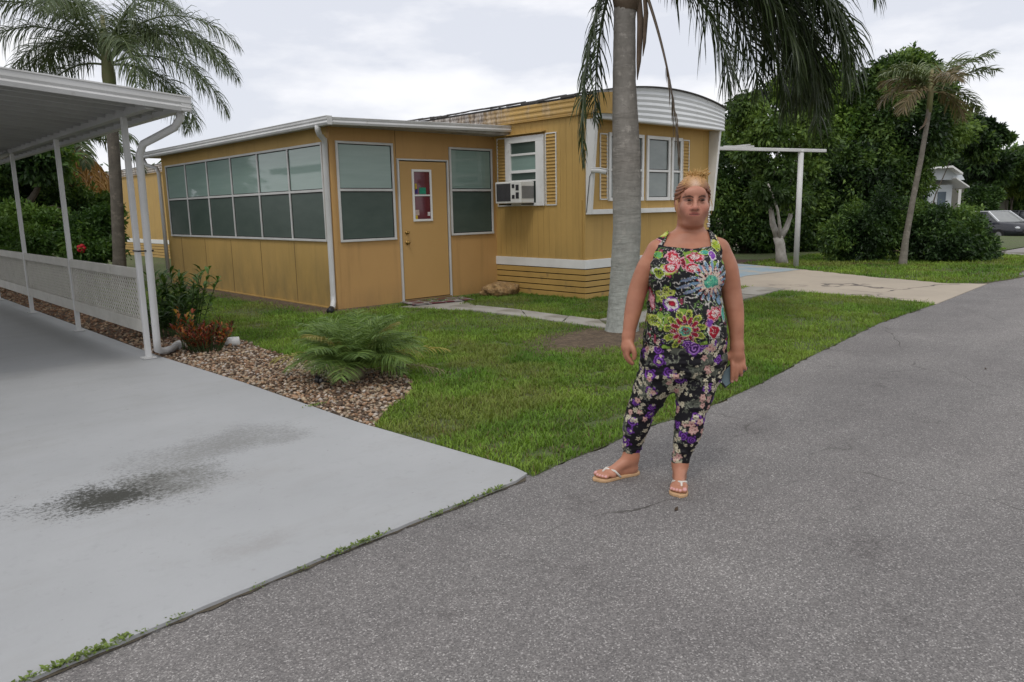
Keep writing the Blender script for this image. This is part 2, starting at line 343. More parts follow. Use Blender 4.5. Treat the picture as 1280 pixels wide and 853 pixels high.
sheet('far_lawn', far_lawn, .005, MLAWN)
sheet('mulch_bed', [(16.2, 8.3), (19.0, 6.4), (24, 5.9), (26, 32), (12.5, 32), (12.5, 9.8), (16.7, 9.8)], .0095, mat('mulch', (.055, .035, .025), .95, vs=8, col2=(.09, .05, .035), bs=.8, bd=.02, bscale=35))
sheet('side_street', [(22.6, 5.0), (60, 6.2), (60, 8.6), (23.2, 6.1)], .008, mat('pale_asphalt', (.30, .28, .27), .9, vs=1.))
sheet('verge', [(23.2, 6.2), (60, 8.8), (60, 14), (24, 9)], .006, MLAWN)
MSD = mat('bare_soil', (.13, .095, .065), .95, vs=6, col2=(.075, .055, .038), bs=.9, bd=.03, bscale=28, big=((.20, .15, .10), 18, .5, .7))
def blobpoly(cx, cy, rx, ry, rot, n=34, seed=1):
    r = random.Random(seed); out = []
    for k in range(n):
        a = 2*PI*k/n; q = 1+r.uniform(-.09, .09); x, y = rx*math.cos(a)*q, ry*math.sin(a)*q; out.append((cx+x*math.cos(rot)-y*math.sin(rot), cy+x*math.sin(rot)+y*math.cos(rot)))
    return out
sheet('bare_ground', blobpoly(6.35, 5.35, 1.15, .72, .1), .013, MSD)
sheet('bare_strip', [(5.71, 9.93), (5.71, 16.8), (5.25, 16.8), (5.2, 13), (5.28, 11.5), (5.15, 10.3), (5.25, 9.6), (6.2, 9.55), (6.4, 9.9)], .013, MSD)
WALK = [(6.42, 9.42), (7.62, 9.2), (7.20, 8.92), (7.34, 7.89), (7.27, 6.6), (7.27, 6.25), (10.1, 6.25), (11.97, 6.75), (12.0, 6.12), (10.12, 5.80), (6.9, 5.66), (6.84, 5.80), (6.90, 7.14), (6.86, 8.3)]
def grass(name, poly, n, hmin, hmax, wid, avoid, seed, dens=None, lab=None):
    r = np.random.default_rng(seed); P = np.array(poly); lo = P.min(0); hi = P.max(0); pts = []
    tot = 0
    while tot < n:
        q = lo+(hi-lo)*r.random((n, 2)); q = q[inpoly(q, poly)]
        if dens is not None: q = q[r.random(len(q)) < dens(q)]
        for a in avoid: q = q[~inpoly(q, a)]
        q = q[q[:, 1] < 26]
        pts.append(q); tot += len(q)
    q = np.concatenate(pts)[:n]
    cl = fbm(q, 1.1, 5); c2 = fbm(q, 6., 9); bare = np.zeros(n)
    bare = np.maximum(bare, np.clip(1.25-np.hypot((q[:, 0]-6.25)/.95, (q[:, 1]-5.35)/.62)+.5*(c2-.5), 0, 1)*1.6)
    bare = np.maximum(bare, np.clip(1.1-np.hypot((q[:, 0]-7.3)/.75, (q[:, 1]-5.25)/.3), 0, 1))
    bare = np.maximum(bare, np.clip((5.71-q[:, 0] < .5)*(q[:, 1] > 9.7)*(1.1-(5.71-q[:, 0])/.55), 0, 1)*1.5)
    bare = np.maximum(bare, ((fbm(q, .9, 31) > .66)*.55))
    bare = np.maximum(bare, ((c2 < .27)*.75))
    bare = np.maximum(bare, np.clip(1.3-np.hypot((q[:, 0]-6.35)/1.1, (q[:, 1]-5.35)/.68)+.7*(c2-.5), 0, .97)*1.3)
    keep = r.random(n) > bare; q = q[keep]; cl = cl[keep]; c2 = c2[keep]; n = len(q)
    hh = (hmin+(hmax-hmin)*r.random(n)**1.6)*(.30+1.2*c2)*(.7+.6*fbm(q, 2.4, 77, 2))
    a = r.random(n)*2*PI; lean = (.25+.9*r.random(n))*hh; wd = wid*(.6+.8*r.random(n))
    d = np.stack([np.cos(a), np.sin(a)], 1); pa = a+PI/2+r.normal(0, .5, n); s_ = np.stack([np.cos(pa), np.sin(pa)], 1)*wd[:, None]/2
    z0 = gz(q[:, 0])+.005
    V = np.zeros((n, 5, 3)); V[:, 0, :2] = q-s_; V[:, 1, :2] = q+s_; V[:, 0, 2] = V[:, 1, 2] = z0
    mid = q+d*(lean*.35)[:, None]; V[:, 2, :2] = mid+s_*.8; V[:, 3, :2] = mid-s_*.8; V[:, 2, 2] = V[:, 3, 2] = z0+hh*.62
    V[:, 4, :2] = q+d*lean[:, None]; V[:, 4, 2] = z0+hh*(.75+.25*r.random(n))
    idx = np.arange(n)[:, None]*5
    T = np.concatenate([idx+np.array([[0, 1, 2]]), idx+np.array([[0, 2, 3]]), idx+np.array([[3, 2, 4]])])
    t = np.clip(cl*1.9-.45, 0, 1)[:, None]; rn = r.random((n, 1))
    C = (1-t)*np.array([.10, .20, .025])+t*np.array([.20, .29, .045]); C = C*(.68+.6*rn); k3 = fbm(q, 3.3, 44, 3)[:, None]; C = C*(.75+.86*k3); yp = np.clip((fbm(q, 1.7, 61, 3)-.55)*6, 0, 1)[:, None]; C = C*(1-yp*.6)+np.array([.24, .26, .07])*yp*.6
    dry = (r.random(n) < .05+.10*(c2 < .4)); C[dry] = np.array([.20, .16, .07])*(.6+.6*rn[dry])
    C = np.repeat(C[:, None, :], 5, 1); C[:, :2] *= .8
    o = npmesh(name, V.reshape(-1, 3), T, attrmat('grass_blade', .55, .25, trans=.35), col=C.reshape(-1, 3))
    return tag(o, lab, 'grass', kind='stuff')
def dens_near(q):
    d = np.hypot(q[:, 0]-1, q[:, 1]); return np.clip((7.5/np.maximum(d, 3.))**2.0, .05, 1)
grass('grass', lawn_near, 390000, .018, .062, .0062, [WALK], 3, dens_near, 'short green lawn grass between the drive, the house and the road')
ed = np.array(edge)
grass('far_grass', far_lawn, 60000, .03, .08, .012, [], 4, None, 'mown grass under the slanting palm beyond the tan driveway')
grass('verge_grass', [(23.2, 6.25), (45, 8.0), (45, 14), (23.5, 11)], 26000, .04, .1, .04, [], 5, None, 'strip of grass in front of the parked cars')
# ------------------------------------------------------------------ gravel
def ico():
    import bmesh
    bm = bmesh.new(); bmesh.ops.create_icosphere(bm, subdivisions=1, radius=1); V = np.array([v.co[:] for v in bm.verts]); F = np.array([[v.index for v in f.verts] for f in bm.faces]); bm.free(); return V, F
IV, IF = ico()
def stones(name, poly, n, smin, smax, pal, seed, lab, dens=None, z=.0):
    r = np.random.default_rng(seed); P = np.array(poly); lo = P.min(0); hi = P.max(0); q = np.zeros((0, 2))
    while len(q) < n:
        a = lo+(hi-lo)*r.random((n, 2)); a = a[inpoly(a, poly)]
        if dens is not None: a = a[r.random(len(a)) < dens(a)]
        q = np.concatenate([q, a])
    q = q[:n]; s = smin+(smax-smin)*r.random(n)**1.5
    sc = s[:, None]*np.stack([.75+.5*r.random(n), .75+.5*r.random(n), .45+.35*r.random(n)], 1)
    V = IV[None]*sc[:, None]*(1+.16*r.normal(size=(n, len(IV), 1)))
    a = r.random(n)*2*PI; ca, sa = np.cos(a)[:, None], np.sin(a)[:, None]
    x = V[..., 0]*ca-V[..., 1]*sa; y = V[..., 0]*sa+V[..., 1]*ca; t = r.normal(0, .3, n)[:, None]; zz = V[..., 2]+x*t
    V = np.stack([x+q[:, :1], y+q[:, 1:], zz+z+s[:, None]*.35+.02*r.random((n, 1))*(r.random((n, 1)) < .5)], 2)
    F = (IF[None]+(np.arange(n)*len(IV))[:, None, None]).reshape(-1, 3)
    C = np.array(pal)[r.integers(0, len(pal), n)]*(.7+.5*r.random((n, 1))); C = np.repeat(C[:, None], len(IV), 1).reshape(-1, 3)
    o = npmesh(name, V.reshape(-1, 3), F, attrmat('pebble', .7, .3, mult=(40, (.75, .7, .65))), smooth=True, col=C)
    return tag(o, lab, 'stones', kind='stuff')
sheet('gravel_bed', gravel_poly, .010, mat('dark_dirt', (.07, .05, .035), .95, vs=12, col2=(.11, .08, .05), bs=.8, bd=.02, bscale=50))
PAL = [(.38, .29, .21), (.45, .38, .30), (.33, .21, .13), (.25, .15, .09), (.50, .45, .40), (.36, .24, .15), (.14, .09, .06), (.40, .32, .22), (.10, .07, .05)]
stones('gravel', [p for p in gravel_poly[:9]]+[(3.2, 9.2), (2.55, 9.2)]+gravel_poly[-2:], 8200, .010, .022, PAL, 11, 'tan and brown river pebbles in the bed beside the grey drive', lambda q: np.clip(1.25-np.maximum(0, q[:, 1]-6.5)*.22, .25, 1))
stones('mulch_chips', [(2.56, 8), (3.3, 8), (3.0, 19), (2.53, 19)], 2500, .012, .03, [(.22, .12, .07), (.32, .2, .12), (.4, .3, .2), (.14, .08, .05)], 12, 'brown bark and pebbles under the lattice panels')
# ------------------------------------------------------------------ walkway slabs
MSLAB = mat('slab_concrete', (.36, .345, .31), .9, vs=3, col2=(.26, .245, .215), bs=.4, bd=.004, bscale=50, big=((.17, .155, .12), 2.2, .5, .7))
def slab(quad, lab, seed):
    r = random.Random(seed); p = []
    q = [np.array(a, float) for a in quad]
    for a, b_ in zip(q, q[1:]+q[:1]):
        for k in range(5): t = k/5; p.append(tuple(a+(b_-a)*t+np.array([r.uniform(-.008, .008), r.uniform(-.008, .008)])))
    c = np.mean(q, 0); mb = MB().prism(p, -.02, .022+r.uniform(-.004, .006))
    o = part('paving_slab', mb, MSLAB, loc=(c[0], c[1], 0)); return tag(o, lab, 'paving slab', 'slabs of the garden path')
near_e = [(6.42, 9.42), (6.84, 8.30), (6.90, 7.14), (6.85, 6.45), (6.86, 5.66)]
far_e = [(7.60, 9.42), (7.26, 8.60), (7.34, 7.70), (7.31, 6.75), (7.30, 6.22)]
labs = ['concrete slab under the doormat at the porch door', 'second path slab from the porch door, just past the mat', 'long path slab in front of the driftwood lump, third from the door', 'path slab just left of the big palm trunk']
for i in range(4):
    a, b_, c_, d_ = near_e[i], near_e[i+1], far_e[i+1], far_e[i]
    g = .012; slab([(a[0], a[1]-g), (b_[0], b_[1]+g), (c_[0], c_[1]+g), (d_[0], d_[1]-g)], labs[i], i)
xsl = [7.33, 8.55, 9.75, 10.9, 12.0]
labs = ['path slab just right of the big palm trunk behind the woman', 'path slab hidden behind the woman, second from the palm', 'path slab appearing right of the woman, before the last one', 'pale end slab of the path touching the tan driveway']
for i in range(4):
    x0, x1 = xsl[i]+.01, xsl[i+1]-.01
    yl = lambda x: 5.66+.10*(x-7.3); yh = lambda x: 6.24+.11*(x-7.3)
    slab([(x0, yl(x0)), (x1, yl(x1)), (x1, yh(x1)), (x0, yh(x0))], labs[i], 20+i)
# ------------------------------------------------------------------ building materials
def siding(name, col, col2, axis, pitch, groove=.5, dirt=None, stain=None):
    """painted sheet siding: grooves every `pitch` metres along axis ('X','Y' or None), weather stains"""
    m, nt, b = newmat(name); tc = N(nt, 'ShaderNodeTexCoord'); c = tc.outputs['Object']
    o = mix(nt, noise(nt, c, 1.2, 7, .62, .32, .7), col, col2)
    mp = N(nt, 'ShaderNodeMapping'); mp.inputs['Scale'].default_value = (5, 5, .35); L(nt, c, mp.inputs[0])
    o = mix(nt, mulv(nt, noise(nt, mp.outputs[0], 1.6, 7, .65, .52, .8), .55), o, tuple(x*.62 for x in col))
    if stain:                                   # grey-green growth rising from the foot of the wall
        sep = N(nt, 'ShaderNodeSeparateXYZ'); L(nt, c, sep.inputs[0])
        r = N(nt, 'ShaderNodeMapRange'); r.inputs['From Min'].default_value = stain[1]; r.inputs['From Max'].default_value = stain[2]; r.inputs['To Min'].default_value = 1; r.inputs['To Max'].default_value = 0
        L(nt, sep.outputs[2], r.inputs['Value'])
        mp2 = N(nt, 'ShaderNodeMapping'); mp2.inputs['Scale'].default_value = (1.3, 1.3, .5); L(nt, c, mp2.inputs[0])
        o = mix(nt, mulv(nt, mulv(nt, r.outputs[0], noise(nt, mp2.outputs[0], 2.2, 8, .7, .36, .68)), stain[3]), o, stain[0])
    L(nt, o, b.inputs['Base Color']); b.inputs['Roughness'].default_value = .62; b.inputs['Specular IOR Level'].default_value = .28
    if axis:
        sp = N(nt, 'ShaderNodeSeparateXYZ'); L(nt, c, sp.inputs[0])
        md = N(nt, 'ShaderNodeMath', operation='PINGPONG'); L(nt, sp.outputs['XYZ'.index(axis)], md.inputs[0]); md.inputs[1].default_value = pitch/2
        r = N(nt, 'ShaderNodeMapRange', interpolation_type='SMOOTHSTEP'); r.inputs['From Min'].default_value = 0; r.inputs['From Max'].default_value = .012; L(nt, md.outputs[0], r.inputs['Value'])
        bump(nt, b, r.outputs[0], groove, .012)
    else: bump(nt, b, noise(nt, c, 35, 5), .12, .003)
    return m
YEL = (.47, .305, .10); YEL2 = (.35, .21, .06)
MSIDE = siding('ochre_porch_side', YEL, (.41, .27, .085), None, 1, stain=((.16, .13, .06), .0, 1.05, .75))
MFRONT = siding('ochre_porch_front', (.48, .285, .11), (.44, .26, .10), None, 1, stain=((.22, .15, .07), .0, .35, .6))
MAC = siding('ochre_grooved', (.48, .31, .10), (.42, .27, .088), 'Y', .13, .55, stain=((.26, .19, .07), .55, 1.0, .5))
MEND = siding('ochre_end_wall', (.48, .31, .10), (.43, .275, .09), 'X', .40, .3)
MYP = mat('ochre_paint', (.47, .30, .095), .6, vs=3, col2=(.40, .255, .08), big=((.25, .17, .08), 4, .6, .75))
MWH = mat('white_paint', (.74, .74, .73), .45, vs=2.2, col2=(.62, .62, .60), big=((.42, .41, .37), 7, .62, .8), spec=.4)
MWH2 = mat('white_metal', (.60, .60, .60), .45, vs=1.5, col2=(.49, .49, .48), big=((.33, .31, .27), 9, .64, .78), spec=.45)
MALU = mat('grey_white_frame', (.56, .56, .55), .42, vs=3, col2=(.46, .46, .45), spec=.5)
MDARK = mat('dark_gap', (.02, .017, .014), .9)
MBLK = mat('black_plastic', (.02, .02, .02), .45)
def glass(name, col, col2, rough=.06, vs=(1.5, 1.5, 4), spec=.5, coat=1.):
    m, nt, b = newmat(name); c = coords(nt, vs)
    L(nt, mix(nt, noise(nt, c, 1.6, 5, .6, .3, .7), col, col2), b.inputs['Base Color'])
    b.inputs['Roughness'].default_value = .5; b.inputs['Specular IOR Level'].default_value = .2
    b.inputs['Coat Weight'].default_value = coat; b.inputs['Coat Roughness'].default_value = rough; b.inputs['Coat IOR'].default_value = 1.5
    bump(nt, b, noise(nt, coords(nt), 2.5, 2), .04, .01)
    return m
GUP = glass('green_blind_behind_glass', (.19, .275, .245), (.225, .31, .28), .05, (.6, .6, 9))
GLO = glass('dark_green_screened_glass', (.046, .070, .060), (.062, .088, .075), .25, coat=.35)
GDK = glass('window_glass', (.20, .23, .22), (.14, .17, .165), .04)
# ------------------------------------------------------------------ sunroom porch
PX, PY = 5.71, 9.93
pr = empty('porch', (PX, PY, 0), 'low ochre sunroom porch with green-tinted windows, white gutter and a plain ochre door', 'porch')
PH = 2.68
mb = MB(); mb.box(PX, PX+.06, PY+.04, 16.85, 0, PH); o = part('side_wall', mb, MSIDE, pr)
mb = MB(); mb.extr([(PX, PY, 0), (6.853, PY, 0), (6.853, PY, 2.24), (7.857, PY, 2.24), (7.857, PY, 0), (8.9, PY, 0), (8.9, PY, PH), (PX, PY, PH)], (0, .04, 0)); part('front_wall', mb, MFRONT, pr)
part('rear_wall', MB().box(PX+.06, 8.9, 16.79, 16.85, 0, PH), MFRONT, pr)
mb = MB(); mb.box(PX-.012, PX+.05, PY-.012, PY+.05, .0, PH); part('corner_board', mb, MFRONT, pr, bevel=.006)
mb = MB()                                       # thin seams between wall panels
for y in (11.2, 12.42, 13.64, 14.86, 16.1): part('panel_seam', MB().box(PX-.004, PX, y-.005, y+.005, .02, .98), mat('stained_seam', (.16, .11, .05), .9), pr)
part('panel_seam', MB().box(6.845, 6.851, PY-.004, PY, 2.25, 2.66), MATS['stained_seam'], pr); part('panel_seam', MB().box(7.868, 7.874, PY-.004, PY, 0, 1.0), MATS['stained_seam'], pr)
mb = MB(); mb.box(PX-.03, PX, PY+.05, 16.85, .0, .03); part('base_flashing', mb, MYP, pr)
def window(parent, axis, fixed, a0, a1, z0, z1, cols, zmid, out, fw=.035, mup=GUP, mlo=GLO, name='window', frame=MALU, mull=.035, depth=.028):
    """framed window on a wall plane; axis = running axis; out = outward sign on the other axis"""
    def B(mb, p0, p1, q0, q1, t0, t1):
        lo, hi = sorted((fixed+out*t0, fixed+out*t1))
        if axis == 'y': mb.box(lo, hi, p0, p1, q0, q1)
        else: mb.box(p0, p1, lo, hi, q0, q1)
    f = MB()
    B(f, a0, a1, z1-fw, z1, 0, depth); B(f, a0, a1, z0, z0+fw, 0, depth+.004)
    B(f, a0, a0+fw, z0+fw, z1-fw, 0, depth); B(f, a1-fw, a1, z0+fw, z1-fw, 0, depth)
    n = cols; st = (a1-a0)/n
    for k in range(1, n): B(f, a0+st*k-mull/2, a0+st*k+mull/2, z0+fw, z1-fw, 0, depth-.002)
    ro = part('window_frame' if name == 'window' else name, f, frame, parent, bevel=.004)
    if zmid:
        f = MB(); edges_ = [a0+fw]+[a0+st*k for k in range(1, n)]+[a1-fw]
        for k in range(n):
            lo = edges_[k]+(mull/2 if k else 0); hi = edges_[k+1]-(mull/2 if k < n-1 else 0)
            B(f, lo, hi, zmid-.018, zmid+.018, 0, depth-.004)
        part('rail', f, frame, ro, bevel=.003)
    for k in range(n):
        lo = (a0+st*k+mull/2) if k else a0+fw; hi = (a0+st*(k+1)-mull/2) if k < n-1 else a1-fw
        for za, zb, mm_ in (((zmid+.018, z1-fw, mup), (z0+fw, zmid-.018, mlo)) if zmid else ((z0+fw, z1-fw, mup),)):
            g = MB(); B(g, lo, hi, za, zb, 0, .006); p = part('pane', g, mm_, ro)
            g = MB()
            for (c0, c1, d0, d1) in ((lo, lo+.012, za, zb), (hi-.012, hi, za, zb), (lo+.012, hi-.012, za, za+.012), (lo+.012, hi-.012, zb-.012, zb)): B(g, c0, c1, d0, d1, .006, .010)
            part('gasket', g, MDARK, ro)
    return ro
window(pr, 'y', PX, 10.12, 16.60, 1.01, 2.45, 6, 1.76, -1)
window(pr, 'x', PY, 5.80, 6.79, 1.00, 2.46, 1, 1.76, -1)
window(pr, 'x', PY, 7.885, 8.82, 1.02, 2.45, 1, 1.76, -1)
# door
f = MB(); f.box(6.855, 6.885, PY-.03, PY+.02, 0, 2.24); f.box(7.825, 7.855, PY-.03, PY+.02, 0, 2.24); f.box(6.885, 7.825, PY-.03, PY+.02, 2.215, 2.24); part('door_frame', f, MALU, pr, bevel=.004)
MDOOR = mat('door_paint', (.47, .29, .11), .55, vs=1.2, col2=(.44, .27, .10))
dr = part('door', MB().box(6.90, 7.81, PY-.012, PY+.03, .045, 2.20), MDOOR, pr, bevel=.004)
part('door_sill', MB().box(6.885, 7.825, PY-.05, PY+.03, .0, .035), mat('sill_wood', (.24, .16, .08), .8), pr)
f = MB(); f.box(6.885, 6.90, PY, PY+.02, .035, 2.215); f.box(7.81, 7.825, PY, PY+.02, .035, 2.215); f.box(6.9, 7.81, PY+.0, PY+.02, .035, .045); part('door_gap', f, MDARK, pr)
f = MB(); x0, x1, z0, z1 = 7.12, 7.50, 1.27, 2.08
f.box(x0, x1, PY-.032, PY-.012, z1-.035, z1); f.box(x0, x1, PY-.032, PY-.012, z0, z0+.035); f.box(x0, x0+.035, PY-.032, PY-.012, z0+.035, z1-.035); f.box(x1-.035, x1, PY-.032, PY-.012, z0+.035, z1-.035); f.box(x0+.035, x1-.035, PY-.030, PY-.012, 1.665, 1.69)
dw = part('door_window', f, MWH, dr, bevel=.003)
part('door_pane', MB().box(x0+.035, x1-.035, PY-.018, PY-.013, z0+.035, z1-.035), glass('red_curtain_behind_glass', (.12, .008, .022), (.07, .006, .015), .06), dr)
for (sx, sz, w_, h_, c_) in ((7.19, 1.81, .035, .10, (.5, .35, .02)), (7.20, 1.74, .05, .07, (.05, .03, .2)), (7.32, 1.75, .13, .10, (.02, .28, .17)), (7.20, 1.41, .075, .085, (.55, .42, .36)), (7.185, 1.335, .04, .06, (.6, .42, .03)), (7.43, 1.385, .05, .06, (.7, .68, .66))):
    part('sticker', MB().box(sx-w_/2, sx+w_/2, PY-.022, PY-.0185, sz-h_/2, sz+h_/2), mat('sticker_%g' % c_[0], c_, .5, var=.4, vs=30), dr)
MBR = mat('brass', (.35, .22, .07), .35, metal=.8)
for z, r_ in ((1.10, .028), (.945, .034)):
    k = MB(); k.tube([(6.985, PY-.012, z), (6.985, PY-.025, z), (6.985, PY-.026, z), (6.985, PY-.05, z)], [r_, r_, r_*.5, r_*.45], 12); k.ell((6.985, PY-.06, z), (r_*.8, .016, r_*.8)); part('door_knob' if z < 1 else 'deadbolt', k, MBR, dr, smooth=True)
# roof: thin panel roof with gutter, soffit under the overhang
f = MB(); f.extr([(5.52, 9.56, 2.655), (9.02, 9.56, 2.655), (9.02, 9.56, 2.80), (5.52, 9.56, 2.72)], (0, 7.9, 0))
part('roof_panel', f, mat('roof_panel_paint', (.45, .44, .42), .6, vs=1, col2=(.33, .31, .29), big=((.15, .13, .11), 3, .5, .7)), pr)
g = MB()
def gutter(mb, pts, out, h=.12, d=.09):
    pts = [np.array(p, float) for p in pts]; out = np.array(out, float)
    prof = [(0, 0), (d*.8, 0), (d, .03), (d*.86, .055), (d, .075), (d, h-.015), (d*1.08, h-.012), (d*1.08, h), (0, h)]
    a, b_ = pts; n = len(prof)
    mb.add([a+out*q[0]+np.array([0, 0, q[1]]) for q in prof]+[b_+out*q[0]+np.array([0, 0, q[1]]) for q in prof],
           [tuple(range(n))[::-1], tuple(range(n, 2*n))]+[(i, (i+1) % n, n+(i+1) % n, n+i) for i in range(n)])
gutter(g, [(5.52, 9.48, 2.625), (5.52, 17.46, 2.625)], (-1, 0, 0)); gutter(g, [(5.45, 9.56, 2.632), (9.02, 9.56, 2.705)], (0, -1, 0), h=.10, d=.06)
part('gutter', g, MWH2, pr, bevel=.003)
f = MB(); f.tube([(5.46, 9.78, 2.64), (5.47, 9.80, 2.58), (5.53, 9.86, 2.52), (5.63, 9.92, 2.46), (5.655, 9.96, 2.38), (5.655, 9.98, .22), (5.645, 9.97, .13), (5.58, 9.88, .07), (5.50, 9.78, .05)], .041, 12); part('downspout', f, MWH2, pr, smooth=True)
f = MB(); f.tube([(5.50, 9.785, .05), (5.46, 9.73, .045), (5.40, 9.65, .04)], [.05, .052, .05], 10); part('drain_boot', f, MBLK, pr, smooth=True)
f = MB(); f.tube([(5.50, 17.3, 2.62), (5.52, 17.2, 2.5), (5.64, 16.95, 2.42), (5.655, 16.9, 2.3), (5.655, 16.9, .1)], .04, 10); part('downspout', f, MWH2, pr, smooth=True)
f = MB(); f.box(5.665, 5.712, PY-.0, PY+.06, 1.0, 2.46); 
# ------------------------------------------------------------------ mobile home
MX0, MX1, MY0, MY1 = 8.90, 12.36, 7.87, 36.
mh = empty('mobile_home', (MX0, MY0, 0), 'long ochre trailer home behind the porch with a curved white fascia over its end windows', 'mobile home')
part('side_wall', MB().box(MX0, MX1, MY0+.03, MY1, .62, 2.86), MAC, mh)
part('end_wall', MB().box(MX0+.001, MX1-.001, MY0, MY0+.03, .62, 2.80), MEND, mh)
f = MB(); f.box(MX0-.025, MX0, MY0-.025, MY1, .485, .625); f.box(MX0, MX1+.02, MY0-.025, MY0, .485, .625); f.box(MX0, MX1, MY0+.001, MY1, .50, .618); part('trim_band', f, MWH, mh, bevel=.004)
f = MB(); r = random.Random(4)
for k in range(5):
    z = .01+k*.096; h_ = .081
    f.box(MX0-.018+r.uniform(-.003, .003), MX0+.002, MY0-.018, MY1, z, z+h_); f.box(MX0+.003, MX1, MY0-.018+r.uniform(-.003, .003), MY0+.002, z, z+h_-.002)
part('skirting', f, MYP, mh, bevel=.003)
part('skirting_backing', MB().box(MX0+.02, MX1-.02, MY0+.02, MY1-.1, 0, .49), MDARK, mh)
part('corner_strip', MB().box(MX0-.012, MX0+.02, MY0-.012, MY0+.02, .63, 2.80), MYP, mh, bevel=.003)
# roof: barrel arch along the home
def arch(x): t = (x-MX0)/(MX1-MX0); return 3.12+.17*(1-(2*t-1)**2)
xs_ = np.linspace(MX0-.03, MX1+.03, 17)
f = MB(); P_ = [(x, 0, arch(x)) for x in xs_]; P2 = [(x, 0, arch(x)-.06) for x in xs_[::-1]]
f.extr([(p[0], MY0-.24, p[2]) for p in P_]+[(p[0], MY0-.24, p[2]) for p in P2], (0, MY1-MY0+.2, 0)); part('roof', f, mat('tar_roof', (.045, .042, .04), .9, vs=3, col2=(.10, .095, .09), bs=.7, bd=.03, bscale=9), mh)
f = MB(); r = random.Random(9); y = MY0-.2                # rough tar edge and lifted shingle tabs along the side
while y < 17.5:
    w_ = r.uniform(.12, .35); x_ = MX0-.045+r.uniform(-.015, .01); z_ = 3.105+r.uniform(0, .02)
    f.add([(x_, y, z_), (x_+.14, y, z_+.035), (x_+.14, y+w_, z_+.035), (x_, y+w_, z_+r.uniform(-.01, .015)), (x_, y, z_+.022), (x_+.14, y, z_+.06), (x_+.14, y+w_, z_+.06), (x_, y+w_, z_+r.uniform(.02, .045))],
          [(0, 3, 2, 1), (4, 5, 6, 7), (0, 1, 5, 4), (1, 2, 6, 5), (2, 3, 7, 6), (3, 0, 4, 7)]); y += w_+r.uniform(0, .08)*(r.random() < .4)
part('roof_edge', f, MATS['tar_roof'], mh)
# corrugated side frieze, ochre near the corner, bare and stained further along
m, nt, b = newmat('weathered_frieze'); tc = N(nt, 'ShaderNodeTexCoord'); sp = N(nt, 'ShaderNodeSeparateXYZ'); L(nt, tc.outputs['Object'], sp.inputs[0])
r1 = N(nt, 'ShaderNodeMapRange'); r1.inputs['From Min'].default_value = 1.4; r1.inputs['From Max'].default_value = 2.5; L(nt, sp.outputs[1], r1.inputs['Value'])
nz = noise(nt, coords(nt, (1, 1.2, .7)), 4, 8, .7, .3, .7); ad = N(nt, 'ShaderNodeMath', operation='MULTIPLY_ADD'); L(nt, nz, ad.inputs[0]); ad.inputs[1].default_value = .9; 
sb = N(nt, 'ShaderNodeMath', operation='SUBTRACT'); L(nt, r1.outputs[0], sb.inputs[0]); sb.inputs[1].default_value = .45; L(nt, sb.outputs[0], ad.inputs[2]); ad.use_clamp = True
grey = mix(nt, noise(nt, coords(nt, (1, 2.5, .5)), 5, 8, .7, .4, .6), (.50, .47, .44), (.12, .09, .07))
L(nt, mix(nt, ad.outputs[0], (.47, .30, .095), grey), b.inputs['Base Color']); b.inputs['Roughness'].default_value = .6; MFR = m
f = MB(); prof = [(0, 2.84)]
nz_ = 13
for k in range(nz_+1):
    z = 2.85+k*(.255/nz_); prof.append((-.028-(.012 if (k // 2) % 2 else 0), z))
prof += [(0, 3.108)]
f.extr([(MX0+p[0], MY0-.22, p[1]) for p in prof], (0, MY1-MY0+.1, 0)); part('side_frieze', f, MFR, mh)
f = MB(); f.box(MX0-.05, MX0, MY0-.20, MY1, 2.825, 2.842); part('drip_edge', f, MYP, mh)
# lettered board on the frieze
bd = part('sign_board', MB().box(MX0-.058, MX0-.041, 7.64, 8.03, 2.838, 3.085), MYP, mh, bevel=.004)
f = MB(); yc = 7.84
for (a, b_, c_, d_) in ((-.006, .006, 2.905, 3.02), (-.05, .05, 2.892, 2.905), (-.05, .05, 3.02, 3.033), (-.055, -.042, 2.88, 2.892), (.042, .055, 2.88, 2.892), (-.055, -.044, 3.008, 3.02), (.044, .055, 3.008, 3.02), (-.014, -.006, 2.91, 2.95)):
    f.box(MX0-.063, MX0-.058, yc+a, yc+b_, c_, d_)
part('letter', f, mat('letter_paint', (.16, .11, .06), .8), bd)
# curved front fascia (white, corrugated)
YF = MY0-.25
f = MB(); nX = 33; X_ = np.linspace(MX0-.02, MX1+.04, nX); nr = 26; V = []
for i, x in enumerate(X_):
    zt = arch(x)+.01; zb = 2.745
    for k in range(nr+1):
        t = k/nr; z = zb+(zt-zb)*t; rib = .007*math.sin(t*2*PI*6.5)
        c_ = .10*(1-(2*(i/(nX-1))-1)**2)**.5                      # bows gently forward
        V.append((x, YF-rib-c_*.6, z))
    V.append((x, YF+.06, zt)); V.append((x, YF+.06, zb))
K = nr+3; Fc = [(i*K+k, (i+1)*K+k, (i+1)*K+(k+1) % K, i*K+(k+1) % K) for i in range(nX-1) for k in range(K)]
Fc += [tuple(range(K)), tuple(range((nX-1)*K, nX*K))[::-1]]
f.add(V, Fc); part('front_fascia', f, mat('fascia_white', (.70, .72, .73), .4, vs=1.5, col2=(.60, .62, .63), big=((.40, .40, .38), 3, .6, .8), spec=.4), mh)
